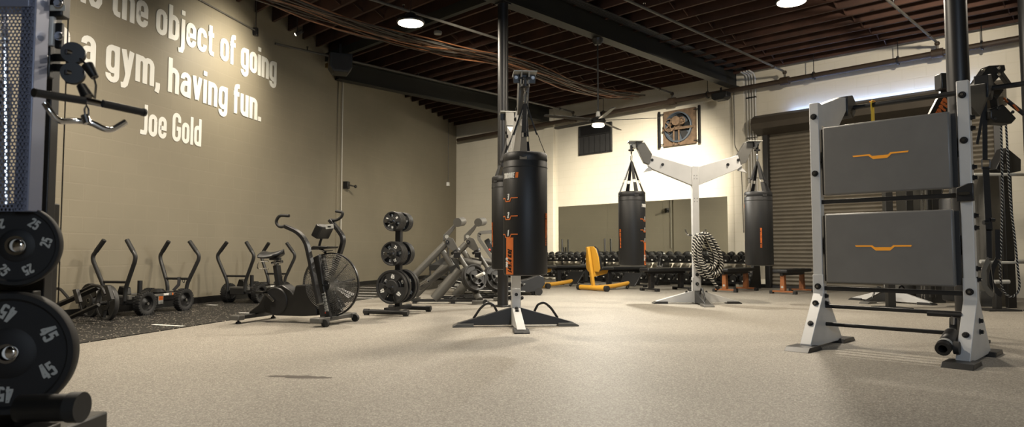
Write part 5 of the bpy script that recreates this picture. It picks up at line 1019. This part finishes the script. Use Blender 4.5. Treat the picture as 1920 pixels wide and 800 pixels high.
# ================================================================ lever press machines
def press(Y0, dx, lab):
    org = at(860 + dx, 560, Y0); org.z = 0; o = thing('lever_press', lab, 'press machine', org, 0, 'plate-loaded lever machines')
    def q(cx, cy, dy=0):
        p = at(670 + cx / 3.2 + dx, 380 + cy / 3.2, Y0 + dy); p.z = max(p.z, .07); return p - org
    g = 'grey_metal'
    MB().cyl(q(225, 555), q(530, 245), .055, 18).build('rear_strut', g, o); MB().cyl(q(225, 570) * 1, V((q(225, 570).x, 0, 0)) + V((0, .0, .0)), .05, 12).build('strut_foot', 'rubber', o) if 0 else None
    MB().cyl(q(372, 508, .4), q(565, 375, .25), .055, 18).build('floor_strut', g, o); MB().cyl(q(372, 498, .35), q(425, 468, .2), .02, 10).build('band_peg', 'steel', o)
    MB().cyl(q(462, 590), q(612, 400), .075, 20).build('front_leg', g, o); MB().cyl(q(512, 290), q(590, 410), .045, 16).build('link_strut', g, o)
    MB().prism([(q(a, b).x, q(a, b).z) for a, b in ((430, 375), (520, 320), (640, 345), (640, 372), (520, 372))], (0, .10, 0), (1, 0, 0), (0, 0, 1), .02).build('web_plate', g, o, .003)
    for dy in (-.06, .06): MB().prism([(q(a, b, dy).x, q(a, b, dy).z) for a, b in ((525, 225), (548, 205), (575, 215), (605, 275), (590, 300), (540, 265))], (0, dy, 0), (1, 0, 0), (0, 0, 1), .014).build('pivot_plate', g, o, .003)
    pv = MB().cyl(q(540, 235, -.09), q(540, 235, .09), .03, 16).build('pivot_bolt', 'black_metal', o); MB().sphere(q(540, 235, -.095), .012).build('bolt_head', 'steel', pv)
    MB().prism([(q(a, b).x, q(a, b).z) for a, b in ((515, 195), (580, 130), (592, 140), (578, 165), (545, 205), (515, 232))], (0, 0, 0), (1, 0, 0), (0, 0, 1), .05).build('lever_plate', g, o, .006)
    r0 = MB().cyl(q(600, 118, -.10), q(630, 112, .16), .068, 22).build('roller_pad', g, o)
    MB().lathe([(0, 0), (.028, 0), (.03, .006), (0, .006)], q(537, 203, -.03), (0, -1, 0), 16).build('badge', 'greywhite', o)
    MB().cyl(q(575, 265), q(700, 460, -.05), .035, 14).build('press_arm', g, o); m = MB(); m.lathe([(.045, -.02), (.08, -.02), (.08, .02), (.045, .02)], q(590, 290), q(700, 460) - q(575, 265), 20, closed=True); m.build('arm_collar', 'black_metal', o)
    MB().box(q(598, 312, -.08), (.10, .05, .09)).build('latch_block', 'black_metal', o, .006); MB().box(q(585, 400), (.16, .10, .14), Matrix.Rotation(rad(-20), 3, 'Y')).build('joint_block', 'dark_metal', o, .008)
    MB().cyl(q(615, 345, .1), q(742, 372, .1), .055, 18).build('roller_pad', g, o)
    ax = V((.62, -.72, .30)).normalized(); c = q(690, 455, -.08); MB().cyl(c - ax * .05, c + ax * .30, .024, 16).build('plate_horn', 'white', o); MB().cyl(c - ax * .10, c - ax * .02, .05, 16).build('horn_base', g, o)
    for k, (r, t) in enumerate(((.205, .05), (.205, .05), (.12, .03))):
        pl_ = weight_plate(r, t, '' if k < 2 else '', 'plate_rubber'); off = (.01, .065, .11)[k]; pl_.location = org + c + ax * off; pl_.rotation_mode = 'QUATERNION'; pl_.rotation_quaternion = (ax * -1).to_track_quat('Y', 'Z') if False else ax.to_track_quat('-Y', 'Z')
        pl_['label'] = ('inner', 'outer', 'small front')[k] + (' plate on the nearer lever press machine' if dx == 0 else ' plate on the farther lever press machine'); pl_['group'] = 'plates on the lever machines'
    MB().cyl(q(700, 520), q(735, 610, -.2), .05, 14).build('front_stem', g, o)
    a = V((q(740, 600, -.25).x, -.25, .04)); MB().bar(a + V((-.13, 0, 0)), a + V((.13, 0, 0)), .05, .05).build('toe_bar', g, o, .006); MB().cyl(a + V((.07, -.04, -.0)), a + V((.07, .04, 0)), .04, 14).build('wheel', 'rubber', o)
    x0, x1 = q(330, 0).x, q(735, 0).x
    MB().bar((x0, 0, .05), (x1, -.05, .05), .05, .04).build('base_rail', 'dark_metal', o, .004); MB().bar((x0 + .45, .4, .05), (x1, .4, .05), .05, .04).build('base_rail', 'dark_metal', o, .004)
    for x in (x0 + .05, x1 - .4): MB().bar((x, -.02, .05), (x, .42, .05), .06, .04).build('cross_member', 'dark_metal', o, .004); MB().box((x, -.02, .014), (.06, .06, .028)).build('rubber_foot', 'rubber', o)
    MB().tube([V((x1 - .45, -.04, .08)), V((x1 - .38, -.04, .13)), V((x1 - .28, -.04, .13)), V((x1 - .2, -.04, .08))], .01, 6, fil=.04).build('band_loop', 'black_metal', o)
    return o
press(10.2, 0, 'grey plate-loaded lever press standing right behind the plate tree'); press(10.9, 39, 'grey plate-loaded lever press behind the first one, beside the treadmill')
# ================================================================ curved treadmill
TY = 12.1; tor = at(925, 553, TY); tor.z = 0; tm = thing('treadmill', 'dark curved treadmill behind the lever presses and the nearest bag', 'treadmill', tor)
def tq(px, py, dy=0): p = at(px, py, TY + dy); p.z = max(p.z, .045); return p - tor
top = [(831, 524), (838, 517), (852, 516), (880, 524), (915, 530), (955, 530), (990, 523), (1010, 515), (1020, 519), (1022, 532), (1012, 545), (985, 549), (870, 546), (845, 540), (833, 533)]
for dy in (0, .72):
    P = [(tq(a, b, dy).x, tq(a, b, dy).z) for a, b in top]; MB().prism(P, (0, dy, 0), (1, 0, 0), (0, 0, 1), .06).build('side_rail', 'dark_metal', tm, .01)
P = [(tq(a, b).x, tq(a, b).z + .01) for a, b in ((840, 519), (852, 518), (880, 526), (915, 532), (955, 532), (990, 525), (1010, 518), (1015, 530), (990, 543), (860, 540), (842, 532))]
MB().prism(P, (0, .36, 0), (1, 0, 0), (0, 0, 1), .62).build('running_belt', 'rubber', tm, .004)
MB().tube([tq(a, b, -.04) for a, b in ((850, 525), (880, 532), (915, 537), (955, 537), (985, 532))], .007, 6).build('trim_line', 'greywhite', tm); MB().tube([tq(a, b, -.035) for a, b in ((842, 538), (880, 544), (985, 546))], .008, 6).build('trim_line', 'greywhite', tm)
p = tq(852, 536, -.0335); m = MB(); text(m, 'ASSAULTFITNESS', planar(p, (1, 0, -.05), (0.05, 0, 1)), .045, 1.05, .22, .07, .25, .003); m.build('name_print', 'greywhite', tm)
for px in (862, 1000):
    for dy in (.04, .68): MB().cyl((tq(px, 553).x, dy, 0), (tq(px, 553).x, dy, .12), .035, 12).build('foot', 'rubber', tm)
MB().cyl((tq(1010, 545).x, -.05, .07), (tq(1010, 545).x, .02, .07), .07, 18).build('wheel', 'rubber', tm)
for dy in (.0, .72):
    MB().tube([tq(945, 525, dy), tq(925, 487, dy), tq(897, 446, dy), tq(899, 436, dy), tq(935, 433, dy)], 0, prof=[(-.03, -.04), (.03, -.04), (.03, .04), (-.03, .04)], fil=.05, up=V((0, 1, 0))).build('handrail', 'grey_metal', tm, .008)
MB().box((tq(918, 460).x, .36, tq(918, 460).z), (.10, .60, .26), Matrix.Rotation(rad(-30), 3, 'Y')).build('console', 'dark_metal', tm, .015); MB().sphere(tq(918, 468, .06), .022).build('stop_button', 'red', tm)
# ================================================================ far prowler sled in the corner
pr = thing('prowler_sled', 'low dark sled with upright posts far in the corner by the grey wall', 'push sled', V((-1.95, 18.7, 0)), rad(-14))
for sx in (-1, 1): MB().box((sx * .3, 0, .04), (.10, 1.2, .06)).build('skid', 'dark_metal', pr, .01)
MB().box((0, 0, .10), (.7, .9, .05)).build('deck', 'dark_metal', pr, .006)
for x, y, h in ((.30, -.35, .92), (.05, -.35, .92), (-.22, -.35, .60), (-.30, .35, .60), (.30, .35, .60)): MB().cyl((x, y, .1), (x, y, h), .025, 12).build('upright_pole', 'dark_metal', pr)
MB().bar((-.25, -.35, .35), (.32, -.35, .35), .05, .18).build('cross_plate', 'dark_metal', pr, .004)
# ================================================================ behind the padded rack
SX = V((5.90, 10.45, 0)); rz3 = rad(118)
def rotp(p, a): return V((p.x * math.cos(a) - p.y * math.sin(a), p.x * math.sin(a) + p.y * math.cos(a), p.z))
dup(sA, SX, rz3, 'silver bag stand mostly hidden behind the two pads of the rack')
eb = V((math.cos(rz3), math.sin(rz3), 0)) * -.97; pb = SX + eb
hb_ = thing('heavy_bag', 'long black heavy bag reaching near the floor, seen below the lower pad', 'punching bag', V((pb.x, pb.y, .09)))
MB().lathe([(0, 0), (.15, 0), (.168, .012), (.17, .03), (.17, 1.44), (.16, 1.46), (0, 1.46)], (0, 0, 0), (0, 0, 1), 40).build('body', 'vinyl', hb_)
for i in range(4): a = PI / 4 + PI / 2 * i; MB().bar((.155 * math.cos(a), .155 * math.sin(a), 1.42), (.01 * math.cos(a), .01 * math.sin(a), 2.05), .03, .006).build('strap', 'webbing', hb_)
MB().cyl((0, 0, 2.03), (0, 0, 2.25), .012, 10).build('hanging_hook', 'steel', hb_)
# functional trainer behind the rack on the right
FT = V((7.0, 9.95, 0)); ft = thing('functional_trainer', 'large dark cable training rig with grey towers behind the padded rack', 'cable machine', FT, 0)
def fq(px, py, Y): return at(px, py, Y) - FT
def fbox(pxa, pxb, z0, z1, Y, dpt, name, m, bev=.006):
    a, b = at(pxa, 400, Y), at(pxb, 400, Y); return MB().box(((a.x + b.x) / 2 - FT.x, Y + dpt / 2 - FT.y, (z0 + z1) / 2), (abs(b.x - a.x), dpt, z1 - z0)).build(name, m, ft, bev)
fbox(1683, 1724, 0, .26, 10.9, .5, 'base_box', 'grey_metal'); fbox(1742, 1768, 0, 2.0, 10.3, .4, 'tower_shroud', 'dark_metal'); fbox(1700, 1722, .0, 2.1, 11.2, .3, 'tower_shroud', 'dark_metal')
fbox(1846, 1876, .1, 1.95, 9.9, .35, 'tower_shroud', 'grey_metal'); fbox(1833, 1890, 0, .22, 9.7, .5, 'base_box', 'grey_metal'); fbox(1884, 1900, 0, 2.1, 9.4, .06, 'mast', 'plastic'); fbox(1861, 1872, 0, .30, 8.95, .08, 'front_post', 'dark_metal')
fbox(1661, 1675, 0.02, 1.9, 9.3, .09, 'front_post', 'dark_metal'); a = fq(1676, 585, 9.2); MB().prism([(-.24, -.16), (.24, -.16), (.18, .22), (-.14, .22)], (a.x, a.y + .1, .012), (1, 0, 0), (0, 1, 0), .022).build('floor_plate', 'black_metal', ft, .003); a = fq(1880, 592, 8.9); MB().prism([(-.2, -.14), (.24, -.14), (.24, .16), (-.16, .16)], (a.x, a.y + .1, .012), (1, 0, 0), (0, 1, 0), .022).build('floor_plate', 'dark_metal', ft, .003)
for px in (1728, 1733): MB().cyl(fq(px, 560, 10.2), fq(px, 230, 10.2), .012, 10).build('guide_rod', 'chrome', ft)
for py, Y, r_, a_, b_ in ((327, 9.3, .022, 1826, 1935), (490, 9.3, .026, 1838, 1860), (492, 9.3, .020, 1860, 1905), (490, 9.3, .030, 1905, 1935), (528, 9.2, .028, 1864, 1892)): MB().cyl(fq(a_, py, Y), fq(b_, py, Y), r_, 16).build('cross_bar', 'greywhite', ft)
MB().prism([(fq(a, b, 9.6).x, fq(a, b, 9.6).z) for a, b in ((1858, 318), (1878, 278), (1905, 300), (1905, 322), (1875, 328))], (0, 9.6 - FT.y, 0), (1, 0, 0), (0, 0, 1), .2).build('weight_guard', 'dark_metal', ft, .01)
# boom with lettering rising behind the upper pad
q1, q2 = at(1748, 232, 6.9), at(1802, 128, 6.9); bo = thing('grip_trainer', 'black angled trainer arm with orange lettering above the upper pad', 'training arm', V((q1.x, q1.y, q1.z - .6)))
L0 = V((q1.x, q1.y, q1.z - .6)); D_ = (q2 - q1).normalized(); U_ = V((0, -1, 0)).cross(D_)
MB().bar(q1 - L0 - D_ * .55, q2 - L0, .16, .05, up=V((0, 1, 0))).build('arm_tube', 'plastic', bo, .005)
m = MB(); text(m, 'RIPPER', planar(q1 - L0 + D_ * .05 - U_ * .045, D_, U_), .08, 1.1, .24, .06, .12, .003)
m.v = [tuple(V((v[0], -.0265 + min(0, v[1]), v[2]))) for v in m.v]; MB_ = m.build('name_print', 'orange', bo)
MB().box(at(1768, 154, 6.85) - L0, (.11, .12, .17)).build('head_box', 'plastic', bo, .012)
MB().cyl((-.06, .0, -1.2), (-.06, 0, .12), .03, 10).build('support_post', 'plastic', bo)
# black truss head with bright bolts at the right end of the top bar
TH = at(1856, 168, 5.6); th = thing('rack_pulley_head', 'black plate bracket with bright round bolts on the bar right of the padded rack', 'pulley bracket', TH)
def hq(px, py, dy=0): return at(px, py, 5.6 + dy) - TH
MB().prism([(hq(a, b).x, hq(a, b).z) for a, b in ((1822, 160), (1846, 126), (1876, 124), (1878, 134), (1852, 162), (1846, 178), (1822, 176))], (0, 0, 0), (1, 0, 0), (0, 0, 1), .10).build('side_plate', 'plastic', th, .006)
MB().bar(hq(1872, 132), hq(1892, 160, .1), .03, .05).build('brace', 'plastic', th, .004); MB().bar(hq(1850, 160), hq(1874, 178), .03, .10).build('brace', 'plastic', th, .004)
for px, py in ((1843, 131), (1872, 127), (1872, 139)): m = MB(); m.lathe([(0, 0), (.016, 0), (.016, .006), (.010, .012), (0, .012)], hq(px, py, -.055), (0, -1, 0), 18); m.build('bolt', 'chrome', th)
MB().prism([(hq(a, b).x, hq(a, b).z) for a, b in ((1856, 205), (1880, 195), (1905, 222), (1896, 232), (1866, 230), (1856, 222))], (0, .05, 0), (1, 0, 0), (0, 0, 1), .12).build('pulley_housing', 'plastic', th, .01)
for px, py in ((1872, 203), (1898, 210), (1866, 222)): m = MB(); m.lathe([(0, 0), (.014, 0), (.014, .008), (0, .01)], hq(px, py, -.012), (0, -1, 0), 14); m.build('bolt', 'dark_metal', th)
MB().bar(hq(1866, 200, .05), hq(1862, 176, .02), .05, .06).build('hanger', 'plastic', th)
for a, b in (((1882, 183), (1889, 192)), ((1900, 196), (1910, 208))): MB().bar(hq(*a, .0), hq(*b, .0), .004, .022, up=V((0, 1, 0))).build('orange_stripe', 'orange', th)
MB().tube([hq(1885, 186, .03), hq(1920, 214, .03)], .018, 8).build('strap_roll', 'webbing', th)
# hanging suspension strap with buckle and loops
S0 = at(1846, 190, 5.65); ss = thing('suspension_strap', 'black hanging strap with buckle and two foot loops right of the padded rack', 'strap', S0)
def sq(px, py, dy=0): return at(px, py, 5.65 + dy) - S0
pf = [(-.021, -.002), (.021, -.002), (.021, .002), (-.021, .002)]
MB().tube([sq(1846, 175), sq(1847, 300)], 0, prof=pf, up=V((0, 1, 0))).build('upper_webbing', 'webbing', ss); MB().tube([sq(1848, 312), sq(1852, 380), sq(1855, 432)], 0, prof=[(a * 1.3, b) for a, b in pf], up=V((0, 1, 0))).build('lower_webbing', 'webbing', ss)
m = MB(); m.tube([sq(1841, 299), sq(1856, 299), sq(1856, 316), sq(1841, 316)], .005, 8, closed=True, fil=.01); m.build('buckle', 'dark_metal', ss)
MB().tube([sq(1843, 208, -.02), sq(1836, 250, -.02), sq(1832, 270, -.02)], 0, prof=[(-.012, -.002), (.012, -.002), (.012, .002), (-.012, .002)], up=V((0, 1, 0))).build('strap_tail', 'webbing', ss)
for px, dy in ((1853, 0), (1869, .06)):
    MB().tube([sq(px + 1, 430, dy), sq(px + 2, 484, dy)], 0, prof=pf, up=V((0, 1, 0))).build('loop_webbing', 'webbing', ss)
    MB().tube(smooth([sq(px + 2, 484, dy), sq(px - 8, 505, dy - .03), sq(px - 10, 528, dy - .03), sq(px, 545, dy), sq(px + 10, 552, dy + .02), sq(px + 9, 530, dy + .04), sq(px + 3, 484, dy + .01)], 4), 0, prof=pf, up=V((0, 1, 0))).build('foot_loop', 'webbing_tan' if px < 1860 else 'webbing', ss)
    MB().cyl(sq(px - 4, 487, dy), sq(px + 8, 487, dy), .008, 8).build('ring_bar', 'steel', ss)
for px in (1848, 1860): MB().cyl(sq(px - 4, 417 if px < 1850 else 412), sq(px + 4, 417 if px < 1850 else 412), .018, 12).build('handle_grip', 'rubber', ss)
# thin woven rope doubled from the pulley
R0 = at(1878, 232, 5.8); wr = thing('pulling_rope', 'black and white woven pulling rope hanging in a loop at the right edge', 'rope', R0); rq = lambda px, py, dy=0: at(px, py, 5.8 + dy) - R0
rope(smooth([rq(1877, 232), rq(1879, 330), rq(1878, 430), rq(1875, 500), rq(1880, 542), rq(1897, 556), rq(1911, 540), rq(1908, 500), rq(1902, 440), rq(1895, 380), rq(1890, 300), rq(1886, 232)], 6), .009, 'cord', wr, .03)
MB().tube([rq(1884, 306), rq(1881, 318), rq(1887, 318)], .003, 6, closed=True).build('carabiner', 'chrome', wr)
# ---------------------------------------------------------------- world and view
w = bpy.data.worlds.new('world'); SC.world = w; w.use_nodes = True
w.node_tree.nodes['Background'].inputs[0].default_value = (.9, .95, 1, 1); w.node_tree.nodes['Background'].inputs[1].default_value = .02
vs_ = SC.view_settings; vs_.view_transform = 'Standard'; vs_.look = 'None'; vs_.gamma = 1; vs_.exposure = EXPO; vs_.use_curve_mapping = False
SC.cycles.use_denoising = True
SC.cycles.max_bounces = 6; SC.cycles.diffuse_bounces = 3; SC.cycles.sample_clamp_indirect = 6
